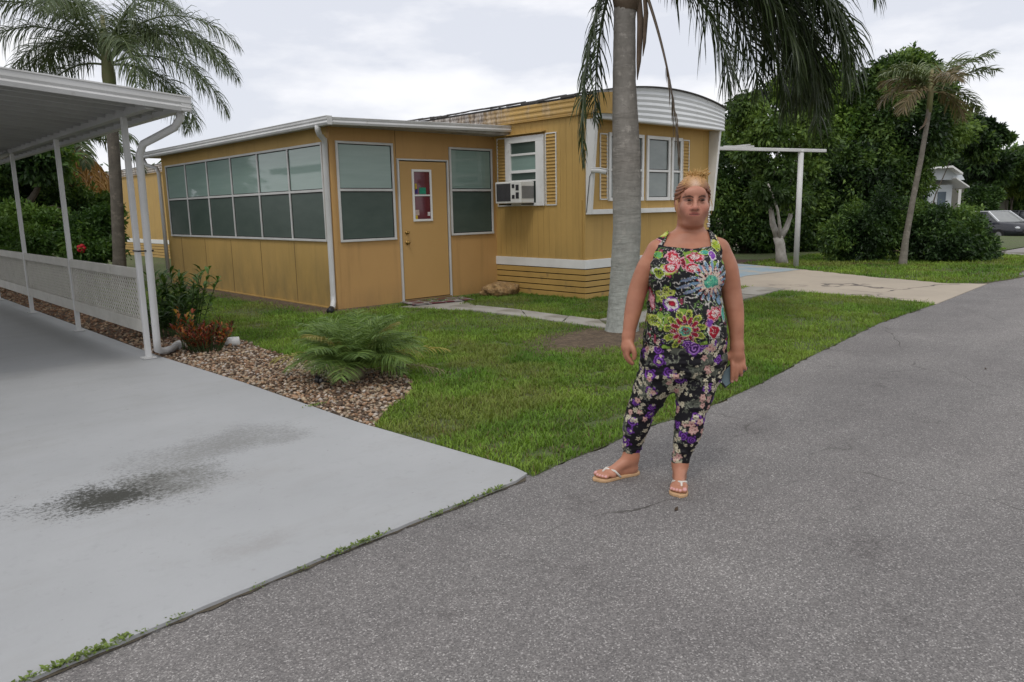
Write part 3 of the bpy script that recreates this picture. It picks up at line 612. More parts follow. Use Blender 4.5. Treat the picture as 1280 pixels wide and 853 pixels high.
f = MB(); f.add([(x, YF-.075*(1-(2*(i/(nX-1))-1)**2)**.5-.03, arch(x)+.012) for i, x in enumerate(X_)]+[(x, YF+.1, arch(x)+.014) for x in X_]+[(x, YF-.075*(1-(2*(i/(nX-1))-1)**2)**.5-.03, arch(x)+.026) for i, x in enumerate(X_)]+[(x, YF+.1, arch(x)+.028) for x in X_],
    [(i, i+1, nX+i+1, nX+i) for i in range(nX-1)]+[(2*nX+i, 3*nX+i, 3*nX+i+1, 2*nX+i+1) for i in range(nX-1)]+[(i, 2*nX+i, 2*nX+i+1, i+1) for i in range(nX-1)])
part('roof_lip', f, MATS['tar_roof'], mh)
part('fascia_corner', MB().extr([(MX0-.045, YF+.01, 2.82), (MX0+.10, YF-.085, 2.82), (MX0+.42, YF-.10, 2.82), (MX0+.42, YF-.10, 3.15), (MX0+.10, YF-.085, 3.12), (MX0-.045, YF+.01, 3.11)][:6], (0.001, .02, 0)), MYP, mh)
part('soffit', MB().box(MX0+.0, MX1, YF+.0, MY0, 2.755, 2.775), MYP, mh)
part('eave_filler', MB().box(MX0+.001, MX1-.001, YF+.062, MY0+.03, 2.785, 3.06), MYP, mh)
# wing panels and sill shelf round the end windows
for x in (MX0+.005, MX1-.065):
    f = MB(); f.extr([(x, MY0, 1.33), (x, MY0-.10, 1.33), (x, YF+.03, 2.752), (x, MY0, 2.752)], (.06, 0, 0)); part('wing_panel', f, MWH, mh, bevel=.004)
part('window_shelf', MB().box(MX0+.066, MX1-.066, MY0-.10, MY0, 1.33, 1.405), MWH, mh, bevel=.004)
for a0, a1, n in ((9.44, 10.34, 1), (10.42, 11.08, 1), (11.12, 11.43, 1)):
    window(mh, 'x', MY0, a0, a1, 1.53, 2.59, n, 2.02, -1, fw=.055, mup=GDK, mlo=GDK, frame=MWH, depth=.035)
def shutter(axis, fixed, a0, a1, z0, z1, out):
    def B(mb, p0, p1, q0, q1, t0, t1):
        lo, hi = sorted((fixed+out*t0, fixed+out*t1))
        if axis == 'y': mb.box(lo, hi, p0, p1, q0, q1)
        else: mb.box(p0, p1, lo, hi, q0, q1)
    f = MB(); B(f, a0, a1, z0, z0+.018, 0, .02); B(f, a0, a1, z1-.018, z1, 0, .02); B(f, a0, a0+.016, z0+.018, z1-.018, 0, .02); B(f, a1-.016, a1, z0+.018, z1-.018, 0, .02)
    s_ = part('shutter', f, MWH, mh, bevel=.002)
    g = MB(); n = int((z1-z0-.04)/.052); st = (z1-z0-.036)/n
    for k in range(n):
        z = z0+.018+k*st
        v = []
        for (p, q, t) in ((a0+.016, z, .003), (a1-.016, z, .003), (a1-.016, z+st*.8, .003), (a0+.016, z+st*.8, .003), (a0+.016, z+.004, .022), (a1-.016, z+.004, .022), (a1-.016, z+st*.62, .006), (a0+.016, z+st*.62, .006)):
            v.append((fixed+out*t, p, q) if axis == 'y' else (p, fixed+out*t, q))
        g.add(v, [(0, 1, 2, 3), (4, 5, 6, 7), (0, 1, 5, 4), (1, 2, 6, 5), (2, 3, 7, 6), (3, 0, 4, 7)])
    B(g, a0+.016, a1-.016, z0+.018, z1-.018, 0, .0025)
    part('louvres', g, MYP, s_)
shutter('x', MY0, 9.24, 9.42, 1.55, 2.57, -1); shutter('x', MY0, 11.46, 11.66, 1.55, 2.57, -1)
# AC window on the side wall
f = MB(); fx = MX0-.045
f.box(fx, MX0, 8.72, 9.62, 2.51, 2.61); f.box(fx, MX0, 8.72, 9.62, 1.48, 1.53); f.box(fx, MX0, 8.72, 8.90, 1.53, 2.51); f.box(fx, MX0, 9.50, 9.62, 1.53, 2.51)
f.box(fx+.004, MX0, 8.90, 9.50, 2.30, 2.335); f.box(fx+.002, MX0, 8.90, 9.50, 2.02, 2.065); f.box(fx+.006, MX0, 8.90, 9.50, 1.88, 1.905)
wf = part('window_frame', f, MWH, mh, bevel=.004)
for z0, z1, mm_ in ((2.335, 2.51, GLO), (2.065, 2.30, GUP), (1.905, 2.02, GLO)): part('pane', MB().box(MX0-.014, MX0-.006, 8.90, 9.50, z0, z1), mm_, wf)
part('pane', MB().box(MX0-.012, MX0-.005, 8.90, 9.50, 1.53, 1.88), GLO, wf)
f = MB(); f.extr([(MX0, 8.70, 2.665), (MX0-.09, 8.70, 2.65), (MX0-.09, 8.70, 2.635), (MX0, 8.70, 2.65)], (0, 1.2, 0)); part('window_hood', f, MYP, mh)
shutter('y', MX0, 8.46, 8.70, 1.48, 2.62, -1); shutter('y', MX0, 9.64, 9.86, 1.48, 2.62, -1)
ac = part('air_conditioner', MB().box(MX0-.36, MX0-.046, 8.93, 9.54, 1.525, 1.875), mat('ac_casing', (.68, .68, .66), .5, vs=3, col2=(.58, .58, .55)), mh, bevel=.015)
f = MB(); x_ = MX0-.362
for k in range(26): z = 1.565+k*.0105; f.box(x_-.004, x_, 9.17, 9.50, z, z+.005)
part('grille', f, mat('ac_slat', (.10, .10, .105), .5), ac)
part('grille_recess', MB().box(x_-.001, x_+.004, 9.165, 9.505, 1.56, 1.845), mat('ac_dark', (.035, .035, .04), .8), ac)
f = MB()
for (a, b_, c_, d_) in ((8.97, 9.04, 1.73, 1.82), (8.97, 9.04, 1.60, 1.70), (9.07, 9.13, 1.77, 1.83), (9.07, 9.13, 1.60, 1.66)): f.box(x_-.003, x_+.004, a, b_, c_, d_)
part('control_opening', f, MATS['ac_dark'], ac)
f = MB()
for k in range(14): y = MX0-.33+k*.02; f.box(y, y+.009, 8.926, 8.931, 1.60, 1.80)
part('side_vent', f, MATS['ac_dark'], ac)
part('bracket', MB().box(MX0-.30, MX0, 8.95, 8.98, 1.50, 1.522), MDARK, ac); part('bracket', MB().box(MX0-.30, MX0, 9.49, 9.52, 1.50, 1.522), MDARK, ac)
# security camera on the left wing
f = MB(); a = np.array([MX0-.03, MY0-.17, 1.99]); f.tube([a+(.03, .03, .0), a+(0, 0, 0)], .016, 8); f.tube([a, a+(.09, -.07, -.01), a+(.17, -.13, -.03)], [.035, .037, .04], 12); f.tube([a+(.0, -.0, .035), a+(.10, -.08, .03), a+(.20, -.155, .005)], .03, 8, flat=.3)
sc_ = part('security_camera', f, MWH, mh, smooth=True)
part('lens', MB().tube([a+(.168, -.129, -.03), a+(.176, -.135, -.032)], .03, 10), MBLK, sc_)
part('cable', MB().tube([a+(.02, .02, -.02), (MX0-.006, MY0-.10, 1.9), (MX0-.004, MY0-.06, 1.6), (MX0-.004, MY0-.03, 1.36)], .005, 6), MBLK, mh)
f = MB(); f.tube([(MX0-.006, 7.93, 1.55), (MX0-.006, 7.93, .65)], .008, 6); part('conduit', f, MYP, mh)
# ------------------------------------------------------------------ carport
cp = empty('carport', (2.4, 7.99, 0), 'white aluminium carport over the grey painted drive with lattice panels between its posts', 'carport')
def zu(x): return 2.43+.073*(2.66-x)
f = MB(); x1, x0 = 2.66, -3.0; y0, y1 = 7.22, 18.0
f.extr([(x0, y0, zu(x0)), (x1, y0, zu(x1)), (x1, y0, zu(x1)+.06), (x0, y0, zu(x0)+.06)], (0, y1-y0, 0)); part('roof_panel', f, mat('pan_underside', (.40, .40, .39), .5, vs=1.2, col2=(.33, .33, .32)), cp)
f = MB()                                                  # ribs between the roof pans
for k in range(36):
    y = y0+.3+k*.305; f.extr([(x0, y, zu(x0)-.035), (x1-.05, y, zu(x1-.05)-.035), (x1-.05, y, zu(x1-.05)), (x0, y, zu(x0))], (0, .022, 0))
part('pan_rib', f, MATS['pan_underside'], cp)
f = MB(); P_ = [(0, -.055), (-.02, -.055), (-.035, -.02), (-.022, .0), (-.035, .02), (-.035, .065), (-.045, .068), (-.045, .08), (0, .08)]
V = [(x, y0+p, zu(x)+q) for x in (x0, x1+.09) for p, q in P_]; n = len(P_)
f.add(V, [tuple(range(n)), tuple(range(n, 2*n))[::-1]]+[(i, n+i, n+(i+1) % n, (i+1) % n) for i in range(n)]); part('front_fascia', f, MWH2, cp)
g = MB(); gutter(g, [(x1, y0-.03, zu(x1)-.05), (x1, y1, zu(x1)-.05)], (1, 0, 0), h=.125); part('gutter', g, MWH2, cp)
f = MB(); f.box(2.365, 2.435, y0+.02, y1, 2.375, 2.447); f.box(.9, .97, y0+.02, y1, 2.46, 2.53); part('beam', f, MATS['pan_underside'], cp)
PY_ = (7.99, 10.62, 13.25, 15.88)
for y in PY_:
    f = MB(); f.box(2.375, 2.425, y-.027, y+.027, .02, 2.38); p = part('post', f, MWH2, cp, bevel=.004)
    part('base_plate', MB().box(2.34, 2.46, y-.06, y+.06, .028, .042), MALU, p)
f = MB(); f.tube([(2.70, 7.34, 2.42), (2.70, 7.35, 2.33), (2.665, 7.42, 2.25), (2.58, 7.60, 2.185), (2.49, 7.78, 2.12), (2.466, 7.86, 2.02), (2.466, 7.90, .22), (2.48, 7.95, .11), (2.57, 8.06, .065), (2.72, 8.22, .055), (2.80, 8.33, .055)], .036, 12); part('downspout', f, MWH2, cp, smooth=True)
f = MB(); f.tube([(2.78, 8.30, .055), (2.90, 8.47, .052)], .05, 12); part('outlet_sleeve', f, MWH, cp, smooth=True)
f = MB(); f.box(2.366, 2.508, 7.855, 7.860, 1.10, 1.115); f.box(2.366, 2.370, 7.86, 8.03, 1.10, 1.115); f.box(2.508, 2.512, 7.86, 7.96, 1.10, 1.115); part('strap', f, MBLK, cp)
MLAT = mat('cream_vinyl', (.50, .485, .44), .5, vs=4, col2=(.40, .385, .34), big=((.25, .24, .19), 5, .6, .78))
for ya, yb in zip(PY_[:-1], PY_[1:]):
    ya += .04; yb -= .04
    f = MB(); f.box(2.375, 2.425, ya, yb, .835, .93); f.box(2.375, 2.425, ya, yb, .29, .42); f.box(2.38, 2.42, ya, ya+.05, .42, .835); f.box(2.38, 2.42, yb-.05, yb, .42, .835)
    lp = part('lattice_panel', f, MLAT, cp, bevel=.003)
    g = MB(); h_ = .415; st = .078
    for sgn, xo in ((1, 2.394), (-1, 2.402)):
        s0 = ya+.05-h_
        while s0 < yb-.05:
            # strip from (s0, .42) rising at 45 degrees; clip to the frame
            a0, a1 = max(s0, ya+.05), min(s0+h_, yb-.05); w2 = .0135
            if a1-a0 > .02:
                za, zb = (.42+(a0-s0), .42+(a1-s0)) if sgn > 0 else (.835-(a0-s0), .835-(a1-s0))
                g.bar((xo, a0, za), (xo, a1, zb), .007, w2*1.35, up=(0, 0, 1))
            s0 += st
    part('lattice', g, MLAT, lp)
f = MB(); f.tube([(2.30, 12.95, 2.36), (2.2, 12.9, 2.30), (1.6, 12.7, 2.28)], .035, 8); part('conduit', f, MWH2, cp, smooth=True)
# ------------------------------------------------------------------ white pipe frame at the right
fr = empty('pipe_frame', (16.27, 8.08, 0), 'tall white T-shaped pole frame over the far driveway beside the trailer home', 'pole frame')
f = MB(); f.tube([(16.27, 8.08, 0), (16.27, 8.08, 2.53)], .058, 14); f.tube([(16.27, 8.08, 2.53), (16.27, 8.08, 2.575)], .062, 14); part('post', f, MWH2, fr, smooth=True)
d = np.array([16.83-12.3, 7.56-8.35, 0])
def Wp(u, v, dep): return W(u, v, dep)
DP = np.array([16.27, 8.08])@F2
pL = W(886, 193, DP-1.2); pM = W(960, 190, DP-.2); pR = W(1045, 187, DP+.25)
pL[2] = pM[2] = pR[2] = 2.56
f = MB(); dd = np.array([-.96, .28, 0]); a = np.array([16.27, 8.08, 2.575])
f.bar(a-dd*.75, a+dd*3.9, .075, .07); part('cross_bar', f, MWH2, fr, bevel=.01)
f = MB(); f.bar(a+dd*2.2+(0, 0, .045), a+dd*1.4+(0, 0, .06), .05, .03); f.bar(a+dd*1.9+(0, 0, .06), a+dd*1.5+(0, 0, .095), .04, .02); f.ell(a+dd*3.5+(0, 0, .06), (.10, .06, .03)); part('bracket', f, MWH2, fr)
# ------------------------------------------------------------------ vegetation
def leafmat(name, trans=.3, rough=.5, spec=.35): return attrmat(name, rough, spec, trans=trans)
LEAF = leafmat('leaf'); FROND = leafmat('frond_leaf', .22, .42, .4)
def nrm(a): return a/(np.linalg.norm(a, axis=-1, keepdims=True)+1e-9)
def frond(parent, base, az, e0, e1, length, nleaf=70, ll=.6, lw=.028, hang=.6, col=(.05, .09, .02), col2=(.09, .13, .035), petiole=.15, seed=0, rr=.018, vee=.5, curl=1., name='frond', plum=.25, sag=.9, twist=0.):
    """pinnate frond: arching rachis and many narrow drooping leaflets, one mesh"""
    r = np.random.default_rng(seed); n = 26; P = [np.array(base, float)]; e = []
    hd = np.array([math.cos(az), math.sin(az), 0]); T = []
    for i in range(n):
        t = i/(n-1); el = e0+(e1-e0)*t**curl; az_ = az+twist*t; hd = np.array([math.cos(az_), math.sin(az_), 0]); d = hd*math.cos(el)+np.array([0, 0, math.sin(el)]); T.append(d); P.append(P[-1]+d*length/n)
    P = np.array(P[:n+1]); T = np.array(T+[T[-1]])
    tt = np.repeat(np.linspace(petiole, .995, nleaf), 2); side = np.tile([-1, 1], nleaf); tt = np.clip(tt+r.normal(0, .004, len(tt)), 0, .999)
    k = tt*n; i0 = np.floor(k).astype(int); f = (k-i0)[:, None]; pos = P[i0]*(1-f)+P[i0+1]*f; tan = T[i0]*(1-f)+T[i0+1]*f; tan = nrm(tan)
    sv = nrm(np.cross(tan, np.array([0, 0, 1.0]))+1e-6); up = np.cross(sv, tan)
    ang = .35+.75*tt[:, None]; prof = np.sin(np.clip((tt-petiole)/(1-petiole), 0, 1)*PI*.80+.42)**.8
    L_ = ll*np.clip(prof, .18, 1)*(.85+.3*r.random(len(tt)))
    d0 = nrm(sv*side[:, None]*1.0+tan*(.45+.55*tt[:, None])+up*(vee*(.3+plum*2.2*r.normal(size=(len(tt), 1))))+r.normal(0, .07, (len(tt), 3)))
    ns = 5; pts = [pos]; d = d0.copy(); g = np.array([0, 0, -1.0])
    for s_ in range(ns-1):
        d = nrm(d+g*(hang*(s_+.6)/(ns-1))*sag+0*d); pts.append(pts[-1]+d*(L_/(ns-1))[:, None])
    pts = np.stack(pts, 1); m_ = len(tt)                    # (m, ns, 3)
    wv = nrm(np.cross(d0, up+r.normal(0, .5, (m_, 3)))); wprof = np.array([.5, 1, .95, .65, .06])*lw/2
    A = pts-wv[:, None]*wprof[None, :, None]; B = pts+wv[:, None]*wprof[None, :, None]
    V = np.stack([A, B], 2).reshape(-1, 3); idx = (np.arange(m_)*ns*2)[:, None]
    F = np.concatenate([idx+np.array([[2*s_, 2*s_+1, 2*s_+3, 2*s_+2]]) for s_ in range(ns-1)])
    t = r.random((m_, 1)); C = np.array(col)*(1-t)+np.array(col2)*t; C = np.repeat(C, ns*2, 0)
    nn = 5; RV = []
    for i in range(n+1):
        a = nrm(np.cross(T[i], [0, 0, 1.0])+1e-6); u_ = np.cross(a, T[i]); rad = rr*(1-.85*i/n)
        for q in range(nn): an = 2*PI*q/nn; RV.append(P[i]+a*math.cos(an)*rad+u_*math.sin(an)*rad)
    RF = np.array([(i*nn+q, i*nn+(q+1) % nn, (i+1)*nn+(q+1) % nn, (i+1)*nn+q) for i in range(n) for q in range(nn)])+len(V)
    V = np.concatenate([V, RV]); F = np.concatenate([F, RF]); C = np.concatenate([C, np.tile(np.array(col2)*1.1, (len(RV), 1))])
    return npmesh(name, V, F, FROND, parent, smooth=False, col=C)
# trunk materials
def barkmat(name, col, col2, ring=14., big=None, low=None):
    m, nt, b = newmat(name); c = coords(nt); o = mix(nt, noise(nt, coords(nt, (1, 1, .45)), 9, 8, .7, .35, .65), col, col2)
    mp = N(nt, 'ShaderNodeMapping'); mp.inputs['Scale'].default_value = (.25, .25, 1); L(nt, c, mp.inputs[0])
    ringn = noise(nt, mp.outputs[0], ring, 4, .6, .42, .6); o = mix(nt, mulv(nt, ringn, .30), o, tuple(x*.5 for x in col)); o = mix(nt, noise(nt, c, 7, 7, .7, .55, .7), o, tuple(min(1, x*1.45) for x in col)); o = mix(nt, noise(nt, c, 22, 6, .7, .6, .75), o, tuple(x*.45 for x in col))
    if low:                                    # lichen and lime wash near the foot
        sp = N(nt, 'ShaderNodeSeparateXYZ'); L(nt, c, sp.inputs[0]); r_ = N(nt, 'ShaderNodeMapRange'); r_.inputs['From Min'].default_value = low[1]; r_.inputs['From Max'].default_value = low[2]; r_.inputs['To Min'].default_value = 1; r_.inputs['To Max'].default_value = 0; L(nt, sp.outputs[2], r_.inputs['Value'])
        o = mix(nt, mulv(nt, r_.outputs[0], .75), o, mix(nt, noise(nt, c, 14, 6, .7, .4, .62), low[0], tuple(x*.62 for x in low[0])))
    L(nt, o, b.inputs['Base Color']); b.inputs['Roughness'].default_value = .9; b.inputs['Specular IOR Level'].default_value = .2
    bump(nt, b, ringn, .4, .010); return m
def trunk_mesh(pts, rad, n=20, seed=0, step=.04, amp=.012):
    P = np.array([p for p in pts], float); d = np.r_[0, np.cumsum(np.linalg.norm(np.diff(P, axis=0), axis=1))]
    s_ = np.arange(0, d[-1], step); Q = np.stack([np.interp(s_, d, P[:, k]) for k in range(3)], 1); R = np.interp(s_, d, rad)
    r = random.Random(seed); R = [a*(1+amp*r.uniform(-1, 1)) for a in R]
    return MB().tube(Q, R, n)
MB1 = barkmat('queen_palm_bark', (.27, .25, .225), (.19, .175, .155), 13, low=((.40, .43, .40), .1, 1.9))
MB2 = barkmat('palm_bark', (.16, .14, .115), (.10, .09, .075), 10)
MHUSK = mat('dry_husk', (.20, .15, .11), .9, vs=8, col2=(.12, .085, .06))
# --- the big palm in the middle
B0 = np.array([6.90, 5.50, 0])
bp = empty('palm_tree', tuple(B0), 'big queen palm with smooth grey ringed trunk standing just left of the woman', 'palm tree')
tp = [B0+(-.02, .02, -.05), B0+(-.01, .01, .1), B0+(0, 0, .6), B0+(.02, -.02, 1.2), B0+(.01, -.01, 2.0), B0+(-.01, .01, 2.8), B0+(-.01, .01, 3.45), B0+(0, 0, 3.75)]
part('trunk', trunk_mesh(tp, [.205, .19, .165, .160, .158, .128, .118, .13], 24, 1), MB1, bp, smooth=True)
CT = B0+(0, 0, 3.72)
part('crownshaft', MB().tube([CT+(0, 0, -.18), CT, CT+(0, 0, .35), CT+(0, 0, .9)], [.125, .16, .15, .06], 14), MHUSK, bp, smooth=True)
az0 = math.atan2(R2[1], R2[0])                # picture right
DG = dict(col=(.022, .04, .012), col2=(.05, .075, .022))
big = [  # (azimuth offset, e0, e1, length, seed, curl)
    (-.05, .62, -1.50, 3.5, 1, .9), (.16, .45, -1.45, 3.1, 2, .9), (-.30, .50, -1.5, 3.2, 3, .9), (.40, .8, -1.3, 3.4, 4, .9), (-.62, .9, -1.35, 3.3, 5, .9),
    (.02, .15, -1.50, 2.7, 6, .9), (-.16, .35, -1.55, 3.0, 14, .9), (.28, .2, -1.4, 2.4, 15, .9), (-.10, -.1, -1.57, 1.9, 18, .9), (.05, .5, -1.55, 3.3, 21, .9), (-.22, .65, -1.5, 3.2, 22, .9), (.10, .3, -1.52, 3.3, 23, .9), (-.02, .4, -1.55, 2.9, 24, .8), (.22, .55, -1.5, 3.1, 25, .9), (-.4, .3, -1.5, 2.6, 26, .9),
    (PI+.05, .1, -1.60, 2.25, 7, .16), (PI-.6, .1, -1.60, 1.75, 8, .16), (PI+.8, 1.35, .3, 2.8, 9, .9), (PI-1.2, 1.35, .3, 3.0, 10, .9), (1.4, 1.3, -.3, 3.2, 11, .9), (-1.5, 1.3, .1, 2.8, 12, .9), (.8, 1.35, -.5, 3.2, 13, .9)]
for da, e0, e1, ln, sd, cu in big:
    lf = .8 if cu > .5 else .42
    frond(bp, CT+(0, 0, .30), az0+da, e0, e1, ln, nleaf=int(38*ln if cu > .5 else 44*ln), ll=lf, lw=.0175, hang=.8, seed=sd, rr=.024, curl=cu, **DG)
DRY = dict(col=(.13, .095, .07), col2=(.20, .155, .115))
frond(bp, CT+(.12, -.12, .12), az0-.1, -1.2, -1.50, 2.0, nleaf=34, ll=.34, lw=.02, hang=2.2, petiole=.45, seed=30, rr=.02, vee=.1, name='dead_frond', **DRY)
f = MB()
for k, (dx, ln, wd) in enumerate(((.13, 1.0, .055), (.19, .75, .04))):
    a = CT+np.array([R2[0]*dx, R2[1]*dx, .1]); f.tube([a, a+(R2[0]*.03, R2[1]*.03, -ln*.4), a+(R2[0]*.015, R2[1]*.015, -ln*.8), a+(0, 0, -ln)], [wd*.7, wd, wd*.7, .006], 8, flat=.35)
part('hanging_sheath', f, MHUSK, bp, smooth=True)
# --- tall palm behind the carport
DL = 15.0; bl = W(150, 372, DL); bl[2] = 0
lp_ = empty('palm_tree', tuple(bl), 'tall feathery queen palm rising behind the carport lattice at the left', 'palm tree')
pts = [W(u, v, DL) for u, v in ((151, 372), (149, 320), (146, 250), (143, 200), (139, 140), (136, 96))]; pts[0][2] = -.05
part('trunk', trunk_mesh(pts, [.16, .118, .112, .108, .105, .10], 18, 2), MB2, lp_, smooth=True)
CL = pts[-1]; part('crownshaft', MB().tube([CL+(0, 0, -.45), CL, CL+(0, 0, .5), CL+(0, 0, 1.1)], [.10, .122, .085, .03], 12), mat('green_sheath', (.13, .16, .06), .6, vs=5, col2=(.16, .13, .07)), lp_, smooth=True)
GQ = dict(col=(.045, .075, .025), col2=(.10, .13, .05))
rr_ = random.Random(5)
spec = [(-.15, .95, -1.15, 2.9), (.25, .5, -1.3, 2.6), (-.5, 1.25, -.6, 2.6), (.7, 1.2, -.9, 2.8), (PI+.1, .9, -1.2, 2.2), (PI-.5, 1.1, -1.1, 2.5), (PI+.7, 1.2, -.6, 2.6), (1.6, 1.3, -.7, 2.9), (-1.5, 1.2, -.8, 2.7), (2.3, 1.35, -.2, 2.9), (-.9, .7, -1.3, 2.7), (PI+.3, 1.35, -.1, 2.7), (.1, 1.38, .1, 2.8), (1.1, .3, -1.4, 2.3), (-.05, .1, -1.35, 2.2), (PI, .25, -1.4, 1.9), (-2.2, 1.3, -.5, 2.7), (.2, 1.2, -.9, 3.0), (-.35, .75, -1.25, 2.7), (PI-.2, .8, -1.1, 2.3), (.5, 1.0, -1.1, 2.9), (PI+.5, 1.0, -.9, 2.4)]
for k, (da, e0, e1, ln) in enumerate(spec):
    frond(lp_, CL+(0, 0, .2), az0+da, e0, e1, ln, nleaf=118, ll=.66, lw=.0165, hang=1.0, seed=50+k, rr=.024, plum=.5, **GQ)
# --- slender leaning palm at the right
DR = np.array([18.11, 6.48])@F2
pts = [W(u, v, DR) for u, v in ((1128, 333), (1132, 300), (1141, 250), (1151, 200), (1158, 160), (1162, 132))]; b3 = pts[0].copy(); b3[2] = 0
rp = empty('palm_tree', tuple(b3), 'slender leaning palm with a thin pale trunk and ragged bronze fronds at the right', 'palm tree')
part('trunk', trunk_mesh(pts, [.095, .068, .06, .055, .048, .055], 14, 3), barkmat('thin_palm_bark', (.22, .20, .17), (.14, .125, .105), 10), rp, smooth=True)
C3 = pts[-1]; part('crownshaft', MB().tube([C3+(0, 0, -.15), C3+(0, 0, .2), C3+(0, 0, .75)], [.058, .066, .03], 10), mat('green_sheath2', (.17, .19, .08), .6, vs=5, col2=(.2, .16, .08)), rp, smooth=True)
f = MB(); f.tube([C3+(0, 0, -.15), C3+(-.10, .05, -.42), C3+(-.22, .1, -.52)], [.03, .022, .006], 6); part('seed_stalk', f, MHUSK, rp)
sp3_scale = .86
sp3 = [(-.05, .75, .05, 1.75, 0), (.1, .35, -.85, 1.55, 0), (-.2, 1.05, .3, 1.7, 0), (.5, 1.2, .3, 1.6, 0), (PI+.1, 1.1, -.2, 1.5, 0), (PI-.3, .8, -1.0, 1.4, 1), (PI+.4, .4, -1.2, 1.2, 1), (1.5, 1.3, .2, 1.5, 0), (-1.6, 1.0, -.6, 1.4, 1), (PI-.1, 1.2, .3, 1.2, 0), (2.4, 1.1, -.4, 1.4, 1), (.0, .0, -1.2, 1.2, 1)]
for k, (da, e0, e1, ln, dry) in enumerate(sp3):
    kw = dict(col=(.13, .11, .06), col2=(.22, .17, .09)) if dry else dict(col=(.09, .13, .05), col2=(.17, .20, .09))
    frond(rp, C3+(0, 0, .28), az0+da, e0*.9, e1-.15, ln*sp3_scale, nleaf=60, ll=.44, lw=.024, hang=.45, seed=90+k, rr=.016, plum=.35, **kw)
# --- leaf cloud plants
def cloud(name, parent, blobs, n, size, cols, seed, droop=.4, m=None, asp=.42, shell=.45, jag=.55):
    """many folded leaves spread through uneven lobes; blobs = [(centre, (rx, ry, rz), weight)]"""
    r = np.random.default_rng(seed); Wt = np.array([b_[2] for b_ in blobs], float); Wt /= Wt.sum(); ks = r.choice(len(blobs), n, p=Wt)
    C0 = np.array([b_[0] for b_ in blobs])[ks]; R0 = np.array([b_[1] for b_ in blobs])[ks]
    d = nrm(r.normal(size=(n, 3))); rad = (shell+(1-shell)*r.random(n))**.8
    rad *= 1+jag*(vnoise(d*2.2+ks[:, None]*3.1, 1.4, seed)-.5)*1.6+jag*.5*(vnoise(d*6+ks[:, None], 1.3, seed+3)-.5)
    q = C0+d*R0*rad[:, None]
    # clump into twigs
    tw = vnoise(q/ (size*4.5), 1.0, seed+7); q = q+(d*R0)*((tw-.5)*.20)[:, None]
    ok = q[:, 2] > gz(q[:, 0])+.02; q = q[ok]; d = d[ok]; tw = tw[ok]; n = len(q)
    ld = nrm(d*.7+r.normal(0, .7, (n, 3))+np.array([0, 0, -droop])); nv = nrm(np.cross(ld, r.normal(size=(n, 3)))); nv = nrm(nv+np.array([0, 0, .5])); sv = nrm(np.cross(ld, nv))
    s_ = size*(.6+.8*r.random(n))[:, None]; a = q; tip = q+ld*s_; mid = q+ld*s_*.45+nv*s_*.0
    l_ = mid+sv*s_*asp/2+nv*s_*.10; r__ = mid-sv*s_*asp/2+nv*s_*.10
    V = np.stack([a, l_, tip, r__], 1).reshape(-1, 3); F = (np.arange(n)*4)[:, None]+np.array([[0, 1, 2, 3]])
    F = np.concatenate([F[:, [0, 1, 2]], F[:, [0, 2, 3]]])
    lw_ = vnoise(q, .9, seed+11); ci = np.clip((tw*1.1-.05)+(lw_-.5)*.9+r.normal(0, .2, n), 0, .999); cc = np.array(cols); x = ci*(len(cc)-1); i = np.floor(x).astype(int); f_ = (x-i)[:, None]; C = cc[i]*(1-f_)+cc[i+1]*f_
    C = np.repeat(C*1.3, 4, 0)
    return npmesh(name, V, F, m or LEAF, parent, col=C)
def limbs(name, parent, base, tops, r0, m, seed, sag=.1, fork=None):
    f = MB(); rr = random.Random(seed); b = np.array(base, float)
    for t in tops:
        t = np.array(t, float); mid = b+(t-b)*.45+np.array([rr.uniform(-.15, .15), rr.uniform(-.15, .15), .1]); f.tube([b, b+(mid-b)*.5+np.array([rr.uniform(-.05, .05)]*3), mid, t], [r0, r0*.8, r0*.55, r0*.15], 8)
    return part(name, f, m, parent, smooth=True)
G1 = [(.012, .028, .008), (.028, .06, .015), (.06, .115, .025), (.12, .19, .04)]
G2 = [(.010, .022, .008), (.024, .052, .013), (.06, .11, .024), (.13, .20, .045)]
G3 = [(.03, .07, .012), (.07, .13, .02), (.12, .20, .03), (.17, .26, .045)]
BARK = mat('tree_bark', (.12, .10, .08), .9, vs=6, col2=(.07, .06, .045), bs=.6, bd=.02, bscale=20)
def tree(u, v, dep, base_u, base_v, blobs_px, n, size, cols, label, seed, name='tree', cat='tree', tr=.09, group=None, trunkmat=None, droop=.4, asp=.42, depth_r=None, base_z=None, nl=5):
    """blobs_px: (u, v, ru, rv, [depth offset], weight) measured at depth dep"""
    base = W(base_u, base_v, dep); base[2] = gz(base[0]) if base_z is None else base_z
    o = empty(name, tuple(base), label, cat, group); s_ = dep/FPX*1.02; bl_ = []
    for b_ in blobs_px:
        c = W(b_[0], b_[1], dep+b_[4]); bl_.append((c, (b_[2]*s_, b_[2]*s_*.9, b_[3]*s_), b_[5]))
    limbs('trunk', o, base-(0, 0, .05), [x[0]+(0, 0, -.2*x[1][2]) for x in bl_][:nl], tr, trunkmat or BARK, seed)
    cloud('crown', o, bl_, int(n*1.7), size*.74, cols, seed, droop=droop, asp=asp)
    return o
D1 = np.array([17.14, 8.95])@F2
WB = mat('whitewashed_bark', (.48, .46, .43), .85, vs=9, col2=(.30, .28, .25), bs=.5, bd=.01, bscale=30)
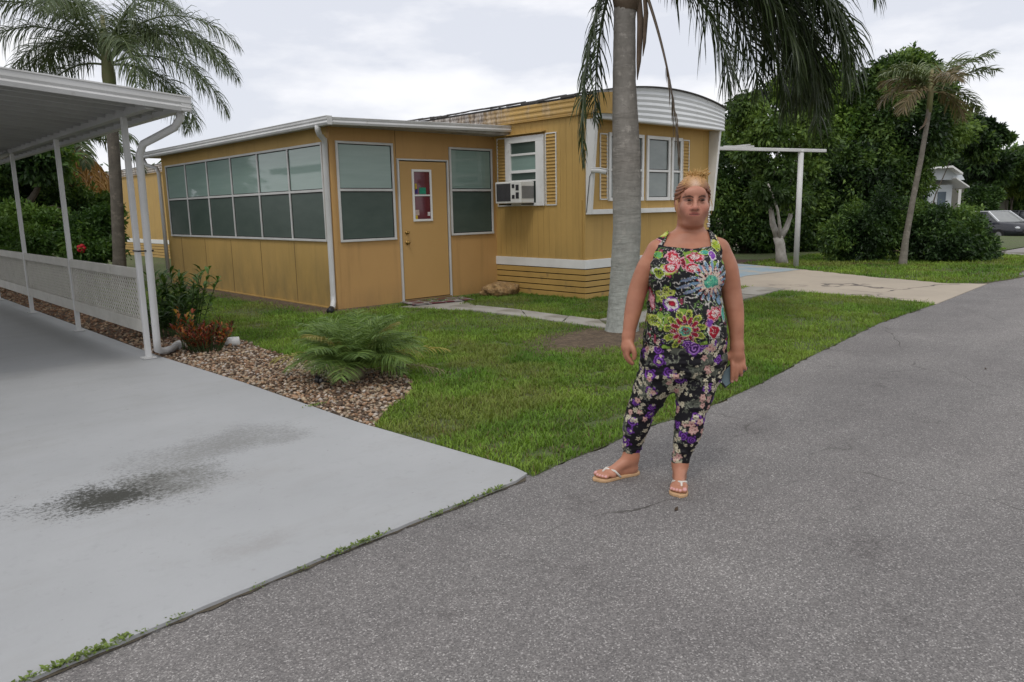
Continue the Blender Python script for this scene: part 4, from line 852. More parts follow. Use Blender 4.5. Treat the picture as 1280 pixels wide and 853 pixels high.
# small whitewashed tree
bs_ = W(978, 331, D1); bs_[2] = 0
t1 = empty('tree', tuple(bs_), 'small broadleaf tree with a whitewashed forked trunk behind the white pole', 'tree')
s1 = D1/FPX
f = MB(); top = lambda u, v, dd=0: W(u, v, D1+dd)
f.tube([bs_-(0, 0, .05), top(976, 318), top(975, 305), top(972, 296)], [.16, .12, .115, .11], 10)
f.tube([top(973, 300), top(966, 280), top(964, 262), top(966, 235), top(972, 190)], [.085, .07, .055, .04, .02], 8); f.tube([top(974, 300), top(983, 285), top(988, 270), top(986, 240, .3), top(1000, 180, .4)], [.08, .065, .05, .035, .02], 8); f.tube([top(974, 303), top(975, 285, -.2), top(972, 262, -.4), top(960, 230, -.5)], [.05, .04, .03, .02], 8)
f.tube([bs_+(0, 0, .05), W(995, 334, D1-.3)], [.05, .02], 6)
part('trunk', f, WB, t1, smooth=True)
def pb(L_, dep): return [(W(a, b_, dep+e), (c*dep/FPX, c*dep/FPX*.9, d*dep/FPX), w_) for a, b_, c, d, e, w_ in L_]
cloud('crown', t1, pb([(935, 135, 26, 20, 0, 1.3), (958, 165, 28, 22, -.4, 1.4), (985, 112, 30, 22, .3, 1.6), (1012, 138, 28, 24, .3, 1.5), (938, 192, 24, 18, -.2, 1.), (990, 170, 30, 24, 0, 1.5), (1030, 180, 22, 26, .2, .9), (970, 212, 26, 14, -.3, .8), (1010, 212, 22, 14, 0, .6), (925, 160, 18, 16, .2, .6), (1000, 90, 20, 14, .3, .7), (962, 240, 26, 16, -.5, .9), (994, 246, 22, 16, -.3, .8)], D1+.3), 19000, .125, [(.025, .05, .012), (.045, .085, .02), (.085, .14, .03), (.13, .20, .04)], 101, droop=.6)
# yellow-green tree, dark tree and the far trees of the thicket
tree(0, 0, 24, 1040, 318, [(1035, 110, 34, 26, 0, 2), (1065, 125, 30, 34, .3, 2), (1010, 125, 26, 30, .2, 1.2), (1050, 165, 38, 34, 0, 2), (1075, 180, 30, 40, 0, 1.5), (1020, 190, 40, 40, 0, 1.5)], 15000, .20, G3, 'taller light-green tree behind the whitewashed tree', 111)
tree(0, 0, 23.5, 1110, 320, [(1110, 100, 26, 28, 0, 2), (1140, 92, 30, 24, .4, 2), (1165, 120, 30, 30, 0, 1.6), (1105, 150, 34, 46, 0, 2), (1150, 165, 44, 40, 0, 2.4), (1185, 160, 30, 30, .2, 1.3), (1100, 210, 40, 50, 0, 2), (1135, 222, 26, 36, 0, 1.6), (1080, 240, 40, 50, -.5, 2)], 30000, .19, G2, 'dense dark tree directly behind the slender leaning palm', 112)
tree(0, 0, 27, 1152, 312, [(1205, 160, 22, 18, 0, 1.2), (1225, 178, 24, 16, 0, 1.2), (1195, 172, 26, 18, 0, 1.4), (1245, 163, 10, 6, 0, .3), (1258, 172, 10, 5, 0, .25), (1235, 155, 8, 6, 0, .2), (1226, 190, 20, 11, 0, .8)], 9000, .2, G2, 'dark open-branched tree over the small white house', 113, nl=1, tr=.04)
tree(0, 0, 43.5, 1245, 282, [(1250, 210, 24, 20, 0, 1.6), (1225, 205, 22, 18, 0, 1.4), (1278, 205, 20, 16, 0, 1.3), (1200, 205, 20, 25, 2, 1.2), (1300, 210, 26, 24, 0, 1.4), (1235, 240, 30, 20, 4, 1.4), (1280, 246, 28, 20, 3, 1.4)], 14000, .36, G2, 'dark rounded tree behind the white house and the cars', 114, nl=1)
tree(0, 0, 42.5, 1226, 286, [(1222, 250, 14, 17, 0, 2), (1232, 262, 14, 14, 0, 1.6), (1240, 245, 12, 12, .5, 1)], 4500, .26, G1, 'dark shrub between the white house porch and the parked cars', 116, name='shrub', cat='shrub', nl=1, tr=.05)
tree(0, 0, 45, 1262, 285, [(1262, 228, 15, 10, 0, 1.5), (1272, 222, 14, 10, 0, 1.5), (1255, 236, 12, 9, 0, 1), (1280, 236, 14, 10, 0, 1)], 2600, .42, [(.07, .11, .02), (.12, .17, .03), (.19, .25, .06), (.25, .31, .10)], 'small yellow-green spiky tree above the parked cars at the edge', 115, asp=.16, nl=3)
# shade-side shrubs filling the foot of the thicket
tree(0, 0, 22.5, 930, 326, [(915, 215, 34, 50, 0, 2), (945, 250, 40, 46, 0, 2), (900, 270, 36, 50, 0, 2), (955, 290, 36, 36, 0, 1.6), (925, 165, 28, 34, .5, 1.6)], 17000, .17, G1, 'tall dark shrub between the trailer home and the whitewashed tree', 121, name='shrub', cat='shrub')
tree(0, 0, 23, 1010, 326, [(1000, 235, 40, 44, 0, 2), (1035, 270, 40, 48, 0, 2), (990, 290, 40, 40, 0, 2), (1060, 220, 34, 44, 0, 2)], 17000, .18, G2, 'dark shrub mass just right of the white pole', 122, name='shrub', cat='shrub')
DH = np.array([18.9, 6.6])@F2
tree(0, 0, DH+.9, 1085, 326, [(1075, 290, 34, 36, 0, 2), (1105, 280, 30, 40, 0, 2), (1050, 300, 26, 28, 0, 1)], 12000, .13, G1, 'rounded dark green bush left of the slender leaning palm', 123, name='bush', cat='bush', tr=.05)
tree(0, 0, DH+.6, 1190, 328, [(1160, 290, 30, 38, 0, 2), (1195, 292, 32, 31, 0, 2.4), (1218, 304, 20, 25, 0, 1.3), (1180, 305, 40, 26, -.3, 2), (1215, 312, 30, 20, -.2, 1)], 17000, .13, G1, 'wide rounded bush right of the slender leaning palm', 124, name='bush', cat='bush', tr=.05)
tree(0, 0, 25, 1180, 322, [(1158, 272, 22, 16, 0, 2), (1200, 278, 26, 12, 0, 1.6), (1135, 245, 20, 28, 0, 1.5)], 7000, .16, G1, 'bush with lighter leaves rising behind the wide bush', 125, name='bush', cat='bush', tr=.05)
# far backdrop woods, one mass nobody could count
fb = []
r = random.Random(3)
for k in range(26):
    u = 1080+k*14; dd = 75+r.uniform(-8, 8); fb.append((W(u, 236+r.uniform(-6, 6), dd), (4, 3, 3.4+r.uniform(-.6, .8)), 1))
for k in range(30):
    u = -700+k*55; dd = 70+r.uniform(-8, 8); fb.append((W(u, 262, dd), (5, 3, 4.0+r.uniform(-1, 1)), 1))
tag(cloud('distant_trees', None, fb, 45000, .8, G2, 131), 'far line of trees closing the view behind everything', 'trees', kind='stuff')
# ------------------------------------------------------------------ left background behind the carport
tree(0, 0, 16, 40, 360, [(20, 275, 26, 20, 0, 2), (60, 285, 26, 24, 0, 2), (10, 300, 30, 24, -.5, 2), (40, 305, 30, 18, -.6, 1)], 9000, .13, [(.03, .07, .015), (.06, .12, .02), (.10, .17, .03)], 'light green shrub behind the leftmost lattice panel', 201, name='shrub', cat='shrub', tr=.03)
tree(0, 0, 15.6, 115, 372, [(105, 295, 24, 26, 0, 2), (128, 280, 22, 22, .3, 2), (115, 315, 30, 16, -.3, 1.5), (90, 305, 20, 20, 0, 1)], 9000, .12, [(.03, .07, .015), (.06, .12, .02), (.11, .18, .03)], 'green shrub with one red bloom left of the tall palm trunk', 202, name='shrub', cat='shrub', tr=.03)
hb = empty('hibiscus_flower', tuple(W(102, 311, 14.9)), 'single red hibiscus bloom above the lattice panel', 'flower')
f = MB(); c0 = W(102, 311, 14.9)
for k in range(5):
    a = 2*PI*k/5; f.ell(c0+np.array([R2[0]*math.cos(a)*.05, R2[1]*math.cos(a)*.05, math.sin(a)*.05]), (.05, .05, .045), 8, 6)
part('petals', f, mat('red_petal', (.42, .01, .02), .6, vs=20, col2=(.30, .005, .015)), hb, smooth=True); part('stamen', MB().tube([c0, c0-(F2[0]*.09, F2[1]*.09, -.01)], .008, 6), mat('stamen', (.6, .45, .08), .6), hb)
tree(0, 0, 18, 70, 350, [(62, 250, 20, 22, 0, 2), (130, 262, 20, 20, 1, 2), (95, 255, 26, 26, .6, 2), (40, 235, 20, 24, 0, 1.5)], 9000, .15, G1, 'dark rounded shrub under the carport eave, behind the light one', 203, name='shrub', cat='shrub', tr=.04)
# dark twisted tree at the far left edge
DK = 17; b0 = W(8, 352, DK); b0[2] = 0
dk = empty('tree', tuple(b0), 'dark crooked tree with bare lower branches at the far left edge', 'tree'); f = MB(); q = lambda u, v, e=0: W(u, v, DK+e)
f.tube([b0, q(6, 310), q(14, 285), q(30, 262), q(45, 240), q(60, 200)], [.16, .13, .11, .08, .06, .03], 8); f.tube([q(6, 310), q(-8, 280), q(-20, 230)], [.12, .08, .04], 8); f.tube([q(20, 275), q(40, 268), q(66, 258), q(80, 262)], [.06, .05, .03, .01], 6); f.tube([q(16, 282), q(8, 262), q(2, 240)], [.05, .04, .02], 6)
part('trunk', f, BARK, dk, smooth=True)
cloud('crown', dk, pb([(10, 200, 50, 26, 0, 2), (50, 200, 34, 26, 0, 2), (-40, 210, 50, 40, 0, 2), (30, 170, 50, 26, .5, 2), (2, 245, 14, 10, 0, .6)], DK), 14000, .15, G1, 204)
# palm with a skirt of orange dead fronds
DO = 19.5; bo = W(92, 345, DO); bo[2] = 0; op = empty('palm_tree', tuple(bo), 'low palm with a skirt of dead orange fronds under the carport eave', 'palm tree')
ct = W(92, 178, DO); part('trunk', trunk_mesh([bo-(0, 0, .05), (bo+ct)/2, ct], [.2, .17, .16], 12, 6), MB2, op, smooth=True)
for k in range(11):
    az = az0+k*2*PI/11+.2; frond(op, ct, az, .9-.5*(k % 2), -1.2, 2.0, nleaf=45, ll=.5, lw=.035, hang=.8, seed=230+k, **GQ)
for k in range(12):
    az = az0+k*2*PI/12; frond(op, ct+(0, 0, -.1), az, -.6, -1.5, 1.9, nleaf=40, ll=.45, lw=.035, hang=1.5, seed=250+k, col=(.30, .15, .03), col2=(.42, .24, .06), name='dead_frond')
# tan neighbour home and beige fence line far left
nb = empty('neighbour_house', tuple(W(60, 300, 33)*np.array([1, 1, 0])), 'tan neighbouring house half hidden by shrubs beyond the carport', 'house')
c0 = W(-20, 300, 36); c1 = W(58, 300, 33); c0[2] = c1[2] = 0; dv = nrm(c1-c0); back = np.array([F2[0], F2[1], 0])*6
f = MB(); f.extr([c0, c1, c1+(0, 0, 2.5), c0+(0, 0, 2.5)], back); part('wall', f, mat('tan_stucco', (.42, .30, .20), .8, vs=1.5), nb)
f = MB(); f.extr([c0-dv*.4-back*.07+(0, 0, 2.5), c1+dv*.4-back*.07+(0, 0, 2.5), c1+dv*.4+back*.5+(0, 0, 3.3), c0-dv*.4+back*.5+(0, 0, 3.3)], (0, 0, .12)); part('roof', f, mat('brown_shingle', (.13, .10, .08), .9, vs=4), nb)
f = MB(); a = c1-dv*1.5-back*.004; f.extr([a+(0, 0, .8), a+dv*.9+(0, 0, .8), a+dv*.9+(0, 0, 2.0), a+(0, 0, 2.0)], -back*.006); nw = part('window', f, MWH, nb); f = MB(); a = a+dv*.07-back*.008; f.extr([a+(0, 0, .87), a+dv*.76+(0, 0, .87), a+dv*.76+(0, 0, 1.93), a+(0, 0, 1.93)], -back*.003); part('pane', f, GLO, nw)
fn = empty('yellow_building', tuple(W(120, 300, 40)*np.array([1, 1, 0])), 'beige building with horizontal boards seen between the carport post and the tall palm', 'building')
c0 = W(90, 300, 40); c1 = W(160, 300, 42); c0[2] = c1[2] = 0; back = np.array([F2[0], F2[1], 0])*5
f = MB(); f.extr([c0, c1, c1+(0, 0, 2.5), c0+(0, 0, 2.5)], back); part('wall', f, mat('beige_board', (.40, .31, .18), .8, vs=1.5), fn)
f = MB()
for k in range(9): f.extr([c0-back*.003+(0, 0, .3+k*.25), c1-back*.003+(0, 0, .3+k*.25), c1-back*.003+(0, 0, .32+k*.25), c0-back*.003+(0, 0, .32+k*.25)], -back*.004)
part('board_edge', f, mat('beige_edge', (.22, .16, .09), .8), fn)
f = MB(); f.extr([c0-back*.05+(0, 0, 2.5), c1-back*.05+(0, 0, 2.5), c1+back*1.05+(0, 0, 2.5), c0+back*1.05+(0, 0, 2.5)], (0, 0, .25)); part('roof', f, mat('grey_roof', (.25, .23, .2), .8), fn)
# ------------------------------------------------------------------ planting by the gravel
def stems(name, loc, label, n, h, spread, leaf, cols, seed, per=16, cat='plant', up=.6, wd=.16):
    r = np.random.default_rng(seed); loc = np.array(loc, float); o = empty(name, tuple(loc), label, cat); f = MB(); Vs = []; Cs = []; cc = np.array(cols)
    for k in range(n):
        a = r.random()*2*PI; rad = spread*r.random()**.6; b = loc+np.array([math.cos(a)*rad*.45, math.sin(a)*rad*.45, 0]); t = loc+np.array([math.cos(a)*rad, math.sin(a)*rad, h*(.55+.45*r.random())]); m_ = (b+t)/2+np.array([0, 0, .04])
        f.tube([b, m_, t], [.007, .006, .004], 5)
        for j in range(per):
            s_ = .25+.75*((j+r.random())/per); p = b*(1-s_)**2+2*m_*s_*(1-s_)+t*s_*s_; an = r.random()*2*PI; d = nrm(np.array([math.cos(an), math.sin(an), up*(.3+1.2*s_)+r.normal()*.25])); sv = nrm(np.cross(d, [0, 0, 1.])); nv = np.cross(sv, d); l_ = leaf*(.6+.6*r.random()); w_ = l_*wd/2
            dr = np.array([0, 0, -l_*.22]); col = cc[r.integers(len(cc))]*(.75+.5*r.random())
            Vs += [p, p+d*l_*.4+sv*w_+nv*w_*.4, p+d*l_*.4-sv*w_+nv*w_*.4, p+d*l_*.75+sv*w_*.8+dr*.4, p+d*l_*.75-sv*w_*.8+dr*.4, p+d*l_+dr]; Cs += [col]*6
    part('stem', f, mat('green_stem', (.06, .09, .03), .7), o)
    nl = len(Vs)//6; i = np.arange(nl)[:, None]*6; F = np.concatenate([i+np.array([[0, 1, 2]]), i+np.array([[1, 3, 2]]), i+np.array([[2, 3, 4]]), i+np.array([[3, 5, 4]])])
    npmesh('foliage', np.array(Vs), F, LEAF, o, col=np.array(Cs)); return o
stems('leafy_shrub', (3.45, 9.9, 0), 'upright green shrub with long leaves beside the carport downspout', 30, .74, .55, .20, [(.05, .11, .02), (.08, .16, .03), (.12, .2, .04)], 301, per=22, wd=.2)
stems('leafy_shrub', (3.05, 9.4, 0), 'lower dark green shrub between the downspout and the taller leafy one', 20, .5, .42, .16, [(.03, .07, .015), (.06, .12, .02)], 302, per=20, wd=.22)
stems('red_croton', (3.02, 8.02, 0), 'low bushy plant with dark red and orange leaves at the gravel edge', 52, .30, .36, .085, [(.20, .03, .02), (.28, .06, .02), (.12, .02, .015), (.35, .13, .03), (.09, .05, .02)], 303, per=20, up=1.1, wd=.24)
o = stems('orange_croton', (2.86, 8.2, 0), 'taller orange and yellow leafed stem behind the low red plant', 5, .47, .11, .10, [(.45, .14, .03), (.5, .3, .06), (.3, .07, .03)], 304, per=14, up=.8, wd=.26)
# pygmy date palm
PD = np.array([3.36, 5.62, 0.0]); pd_ = empty('date_palm', tuple(PD), 'bushy pygmy date palm with fine arching fronds in the gravel bed', 'palm')
part('trunk', MB().tube([PD, PD+(0, 0, .10), PD+(0, 0, .2)], [.08, .09, .05], 10), MHUSK, pd_, smooth=True)
r = random.Random(8)
for k in range(46):
    az = k*2.399+r.uniform(-.2, .2); ring = k/46
    yel = k in (5, 17)
    frond(pd_, PD+(0.02*math.cos(az), .02*math.sin(az), .08), az, 1.50-.75*ring+r.uniform(-.1, .1), .55-1.2*ring, .50+.24*r.random(), nleaf=78, ll=.22, lw=.0046, hang=.35, petiole=.12, seed=400+k, rr=.006, vee=.35, plum=.12, col=(.25, .22, .05) if yel else (.06, .12, .025), col2=(.35, .3, .09) if yel else (.19, .28, .065))
frond(pd_, PD+(.02, 0, .05), az0+.15, .35, -.55, .95, nleaf=40, ll=.12, lw=.006, hang=.8, seed=460, rr=.006, col=(.2, .16, .09), col2=(.27, .22, .13), name='dead_frond')
frond(pd_, PD+(.02, 0, .08), az0+.35, .55, -.25, .85, nleaf=50, ll=.16, lw=.007, hang=.5, seed=461, rr=.006, col=(.3, .26, .05), col2=(.4, .33, .08))
frond(pd_, PD+(.0, 0.02, .08), az0+PI-.2, .55, -.35, .80, nleaf=50, ll=.19, lw=.007, hang=.5, seed=462, rr=.006, col=(.28, .26, .06), col2=(.38, .34, .1))
# small things in the bed
def solar(x, y, tilt, label, lie):
    o = empty('garden_light', (x, y, 0), label, 'garden light', 'small black garden lights'); a = np.array([x, y, 0.])
    if lie: d = np.array([math.cos(tilt), math.sin(tilt), .12]); a = a+(0, 0, .03)
    else: d = nrm(np.array([.15*math.cos(tilt), .15*math.sin(tilt), 1.]))
    part('stake', MB().tube([a, a+d*.09], .006, 6), MBLK, o); part('lamp_head', MB().tube([a+d*.085, a+d*.09, a+d*.12, a+d*.122], [.012, .034, .04, .02], 12), MBLK, o); part('lens', MB().tube([a+d*.065, a+d*.085], .02, 10), mat('smoky_lens', (.12, .12, .12), .2), o)
solar(3.30, 6.08, .3, 'small black garden light at the left foot of the date palm', False)
solar(3.74, 5.50, 1.3, 'small black garden light just right of the date palm foot', False)
solar(3.88, 5.56, 2.6, 'rightmost small black garden light where gravel meets grass', True)
solar(3.10, 5.62, 2.2, 'small black garden light nearest the grey drive, fallen in the gravel', True)
cap = part('white_pipe_cap', MB().tube([(3.22, 8.18, .05), (3.30, 8.13, .055), (3.38, 8.08, .055), (3.385, 8.077, .055)], [.05, .055, .055, .03], 12), MWH, smooth=True, loc=(3.3, 8.13, 0)); tag(cap, 'short white pipe end lying right of the low red plant', 'pipe')
f = MB(); r = random.Random(2)
rk = []
import bmesh
bm = bmesh.new(); bmesh.ops.create_icosphere(bm, subdivisions=4, radius=1); V = np.array([v.co[:] for v in bm.verts]); F = np.array([[v.index for v in f_.verts] for f_ in bm.faces]); bm.free()
dsp = 1+.55*(fbm(V, 2.2, 3, 4)[:, None]-.5)+.22*(fbm(V, 7, 5, 3)[:, None]-.5); V2 = V*dsp*np.array([.36, .16, .135]); ca, sa = math.cos(-.35), math.sin(-.35)
V2 = np.stack([V2[:, 0]*ca-V2[:, 1]*sa+8.43, V2[:, 0]*sa+V2[:, 1]*ca+9.34, V2[:, 2]+.11], 1)
m_ = mat('rough_coral_rock', (.36, .22, .09), .9, vs=9, col2=(.12, .075, .04), bs=.8, bd=.03, bscale=22, big=((.42, .29, .15), 14, .5, .7)); o = npmesh('driftwood_lump', V2, F, m_, smooth=True, loc=(8.43, 9.34, 0)); tag(o, 'rough brown lump of driftwood lying against the wall right of the porch door', 'log')
# doormat
m, nt, b = newmat('mat_pattern'); c = coords(nt); vo = N(nt, 'ShaderNodeTexVoronoi'); vo.inputs['Scale'].default_value = 4.5; L(nt, c, vo.inputs['Vector']); rp_ = N(nt, 'ShaderNodeValToRGB'); L(nt, vo.outputs['Distance'], rp_.inputs[0]); rp_.color_ramp.interpolation = 'CONSTANT'
e = rp_.color_ramp.elements; e[0].color = (.10, .02, .025, 1); e[1].position = .42; e[1].color = (.26, .24, .23, 1); k = e.new(.6); k.color = (.05, .045, .05, 1); k = e.new(.75); k.color = (.15, .03, .035, 1)
L(nt, rp_.outputs[0], b.inputs['Base Color']); b.inputs['Roughness'].default_value = .95
dm = part('doormat', MB().prism([(6.62, 9.30), (7.68, 9.12), (7.80, 9.62), (6.72, 9.80)], .028, .038), m, loc=(7.2, 9.45, 0)); tag(dm, 'worn maroon and grey patterned mat in front of the porch door', 'doormat')
# weeds along the joint of drive and road
def weed(x, y, s, seed, label, rosette=True):
    r = np.random.default_rng(seed); Vs = []; n = int(110*s)+10; ct_ = np.array([x, y, .02])
    for k in range(n):
        a = r.random()*2*PI; along = r.normal(0, .055*s); p = ct_+np.array([along, along*.12+r.normal(0, .010), 0]); l_ = (.007+.017*r.random()**1.5)*s**.5*1.2; d = nrm(np.array([math.cos(a), math.sin(a)*.8, .35+.9*r.random()])); sv = nrm(np.cross(d, [0, 0, 1.])); w_ = l_*(.13+.16*r.random()); Vs += [p, p+d*l_*.55+sv*w_, p+d*l_+(0, 0, -l_*.2), p+d*l_*.55-sv*w_]
    F = (np.arange(len(Vs)//4)*4)[:, None]+np.array([[0, 1, 2, 3]]); C = np.repeat(np.array([.15, .21, .045])*(.6+.9*r.random((len(F), 1))), 4, 0)
    o = npmesh('weed_tuft', np.array(Vs), F, LEAF, col=C, loc=(x, y, 0)); tag(o, label, 'weed', 'weeds along the edge of the drive')
for i, (u, v, s, lab) in enumerate(((78, 838, 1.5, 'largest green weed tuft at the bottom left where drive meets road'), (130, 818, 1.3, 'weed tuft with raised stems, second from the bottom left'), (222, 779, .45, 'tiny weed sprig on the drive edge, third from the bottom left'), (322, 740, .3, 'tiniest weed sprig midway between the bottom-left weeds and the longer patch'), (376, 717, .4, 'small weed sprig just left of the long low patch on the drive edge'), (428, 694, .9, 'left half of the long low weed patch on the drive edge'), (462, 680, 1.1, 'right half of the long low weed patch on the drive edge'), (545, 648, .7, 'low weed sprig a little right of the long patch'), (580, 634, .8, 'weed sprig second from the lawn corner of the drive'), (615, 619, 1.0, 'weed tuft next to the lawn corner of the drive'), (395, 510, .9, 'small green weed growing out of the pebbles by the drive edge'))):
    g_ = ptn(u, v); weed(g_[0], g_[1], s, 500+i, lab)
for i, (u, v, lab) in enumerate(((846, 640, 'small dark dead leaf below the right sandal'), (1232, 463, 'dark leaf scrap on the far right of the road'))):
    g_ = ptn(u, v); f = MB(); a = np.array([g_[0], g_[1], .012]); s_ = .022
    f.add([a+(-s_, 0, .004), a+(0, -s_*.35, .0), a+(s_, .01, .008), a+(0, s_*.45, .006), a+(-s_, 0, .001), a+(0, -s_*.35, -.003), a+(s_, .01, .005), a+(0, s_*.45, .003)], [(0, 1, 2, 3), (7, 6, 5, 4), (0, 4, 5, 1), (1, 5, 6, 2), (2, 6, 7, 3), (3, 7, 4, 0)])
    tag(part('dead_leaf', f, mat('dead_leaf', (.06, .04, .025), .8), loc=tuple(a*np.array([1, 1, 0]))), lab, 'leaf', 'dead leaves on the road')
# ------------------------------------------------------------------ far right: white house, cars
hd = 40.; HZ = -.66
c0 = W(1150, 240, hd+3.2); c1 = W(1205, 240, hd-.5); c0[2] = c1[2] = HZ; wh = empty('white_house', tuple(c1), 'small white house with a low gable and porch awning behind the wide bush', 'house')
dv = nrm(c1-c0); dp = nrm(np.array([-dv[1], dv[0], 0])); dp = dp if dp[:2]@F2 > 0 else -dp; Lh = np.linalg.norm(c1-c0)
MWS = mat('white_siding', (.62, .66, .69), .6, vs=1)
zt = 2.2; right = nrm(np.array([R2[0], R2[1], 0])); fwd = np.array([F2[0], F2[1], 0])
A = W(1163, 240, hd); A[2] = HZ; B_ = W(1190, 240, hd); B_[2] = HZ
f = MB(); f.extr([A, B_, B_+(0, 0, zt-HZ), A+(0, 0, zt-HZ)], fwd*8); part('wall', f, MWS, wh)
f = MB(); pts_ = [W(1160, 225, hd-.4), W(1206, 225, hd-.4), W(1201, 216, hd-.4), W(1190, 208, hd-.4), W(1163, 210, hd-.4)]; f.extr(pts_, fwd*8); part('gable', f, MWS, wh)
f = MB(); a1, a2, a3 = W(1158, 210, hd-.9), W(1191, 207, hd-.9), W(1204, 216, hd-.9)
f.extr([a1, a2, a2-(0, 0, .10), a1-(0, 0, .10)], fwd*9); f.extr([a2, a3, a3-(0, 0, .10), a2-(0, 0, .10)], fwd*9); part('roof', f, MWH, wh)
f = MB(); a1, a2 = W(1196, 222, hd-.8), W(1212, 233, hd-.8); f.extr([a1, a2, a2-(0, 0, .07), a1-(0, 0, .07)], fwd*4); part('awning', f, MWH, wh)
f = MB(); p_ = W(1200, 240, hd-.6); f.bar((p_[0], p_[1], HZ), (p_[0], p_[1], 1.95), .10, .10, up=(1, 0, 0)); part('porch_post', f, MWH, wh)
f = MB(); a1 = W(1172, 246, hd-.02); a2 = W(1182, 246, hd-.02); f.extr([(a1[0], a1[1], .75), (a2[0], a2[1], .75), (a2[0], a2[1], 1.85), (a1[0], a1[1], 1.85)], -fwd*.03); part('window', f, mat('grey_blue_pane', (.10, .13, .16), .2), wh)
g2 = empty('far_house', tuple(W(1240, 240, 46)*np.array([1, 1, 0])+(0, 0, HZ)), 'pale-roofed house mostly hidden by trees above the cars', 'house')
f = MB(); a1, a2 = W(1238, 240, 46), W(1262, 240, 46); a1[2] = a2[2] = HZ; f.extr([a1, a2, a2+(0, 0, 3.0), a1+(0, 0, 3.0)], fwd*6); part('wall', f, mat('cream_wall', (.26, .25, .21), .7), g2)
f = MB(); a1, a2 = W(1233, 217, 45.5), W(1264, 218, 45.5); f.extr([a1, a2, a2+(0, 0, .2), a1+(0, 0, .2)], fwd*7); part('roof', f, MWH, g2)
def car(loc, heading, paint, label, s=1., hatch=True, white_top=None):
    o = empty('parked_car', tuple(loc), label, 'car', 'cars parked beyond the bushes'); loc = np.array(loc); fx_ = np.array([math.cos(heading), math.sin(heading), 0]); sx_ = np.array([-fx_[1], fx_[0], 0])
    def T(x, y, z): return loc+fx_*x*s+sx_*y*s+np.array([0, 0, z*s])
    # body as lofted sections along the length: x, half width, z bottom, z shoulder
    secs = [(-2.25, .72, .42, .78), (-2.15, .82, .30, .92), (-1.5, .88, .24, .98), (0, .90, .22, .98), (1.2, .89, .24, .98), (1.95, .84, .28, .90), (2.2, .74, .36, .74), (2.27, .62, .42, .62)]
    f = MB(); n = 10; V = []
    for x, w_, zb, zt_ in secs:
        for q in ((-w_*.9, zb), (-w_, zb+.12), (-w_*1.0, (zb+zt_)/2), (-w_*.96, zt_-.08), (-w_*.82, zt_), (w_*.82, zt_), (w_*.96, zt_-.08), (w_, (zb+zt_)/2), (w_, zb+.12), (w_*.9, zb)): V.append(T(x, q[0], q[1]))
    f.add(V, [(i*n+k, (i+1)*n+k, (i+1)*n+(k+1) % n, i*n+(k+1) % n) for i in range(len(secs)-1) for k in range(n)]+[tuple(range(n)), tuple(range((len(secs)-1)*n, len(secs)*n))[::-1]])
    part('body', f, paint, o, smooth=True)
    f = MB(); V = []                                 # roof and pillars frame
    cab = [(-2.0, .70, .97, .98), (-1.55, .66, .97, 1.42), (-.4, .66, .97, 1.50), (.35, .66, .97, 1.46), (1.15, .72, .97, .98)]
    roof = [T(-1.45, -.58, 1.43), T(.3, -.60, 1.46), T(.3, .60, 1.46), T(-1.45, .58, 1.43)]; up_ = np.array([0, 0, .05*s])
    f.extr(roof, up_); part('roof', f, white_top or paint, o, bevel=.02)
    for a, b_ in ((T(1.15, -.72, .98), T(.32, -.60, 1.48)), (T(1.15, .72, .98), T(.32, .60, 1.48)), (T(-2.0, -.72, .96), T(-1.45, -.58, 1.45)), (T(-2.0, .72, .96), T(-1.45, .58, 1.45)), (T(-.4, -.79, .98), T(-.42, -.60, 1.46)), (T(-.4, .79, .98), T(-.42, .60, 1.46))):
        f = MB().bar(a, b_, .07*s, .07*s); part('pillar', f, white_top or paint, o)
    gl = glass('car_glass', (.03, .035, .04), (.05, .055, .06), .04)
    gl2 = glass('windscreen_glass', (.14, .15, .15), (.2, .21, .2), .04)
    part('windscreen', MB().extr([T(1.12, -.70, .98), T(1.12, .70, .98), T(.33, .58, 1.46), T(.33, -.58, 1.46)], fx_*(-.02)), gl2, o)
    part('rear_window', MB().extr([T(-1.97, -.70, .96), T(-1.97, .70, .96), T(-1.45, .56, 1.43), T(-1.45, -.56, 1.43)], fx_*(.02)), gl, o)
    for sg in (-1, 1):
        part('side_window', MB().extr([T(-1.9, sg*.73, .98), T(1.08, sg*.73, .98), T(.3, sg*.59, 1.45), T(-1.42, sg*.57, 1.43)], sx_*(-.02*sg)), gl, o)
        part('headlight', MB().ell(T(2.14, sg*.60, .70), (.12, .12, .08)), mat('lamp_glass', (.6, .62, .65), .1), o, smooth=True)
        part('mirror', MB().ell(T(.85, sg*.95, 1.03), (.08, .08, .07)), paint, o, smooth=True)
        for x in (-1.35, 1.38):
            wl = part('wheel', MB().tube([T(x, sg*.70, .32), T(x, sg*.90, .32)], .32*s, 20), mat('tyre', (.02, .02, .02), .8), o, smooth=False)
            part('rim', MB().tube([T(x, sg*.895, .32), T(x, sg*.915, .32)], .19*s, 16), mat('rim', (.4, .4, .42), .35, metal=.7), wl)
    part('grille', MB().extr([T(2.265, -.42, .46), T(2.265, .42, .46), T(2.25, .42, .64), T(2.25, -.42, .64)], fx_*.02), MBLK, o)
    return o
toCam = math.atan2(-F2[1], -F2[0])
MWP = mat('white_car_paint', (.62, .64, .66), .25, spec=.6); MBP = mat('black_car_paint', (.018, .02, .028), .2, spec=.6)
cl_ = W(1240, 290, 38.5); cl_[2] = gz(cl_[0]); car(cl_, toCam+.18, MBP, 'dark car with pale roof frame and bright windscreen partly behind the wide bush', 1.0, white_top=MWP)
cl_ = W(1293, 290, 38.0); cl_[2] = gz(cl_[0]); car(cl_, toCam+.35, MBP, 'black car cut off by the right edge beside the other dark car', 1.0)
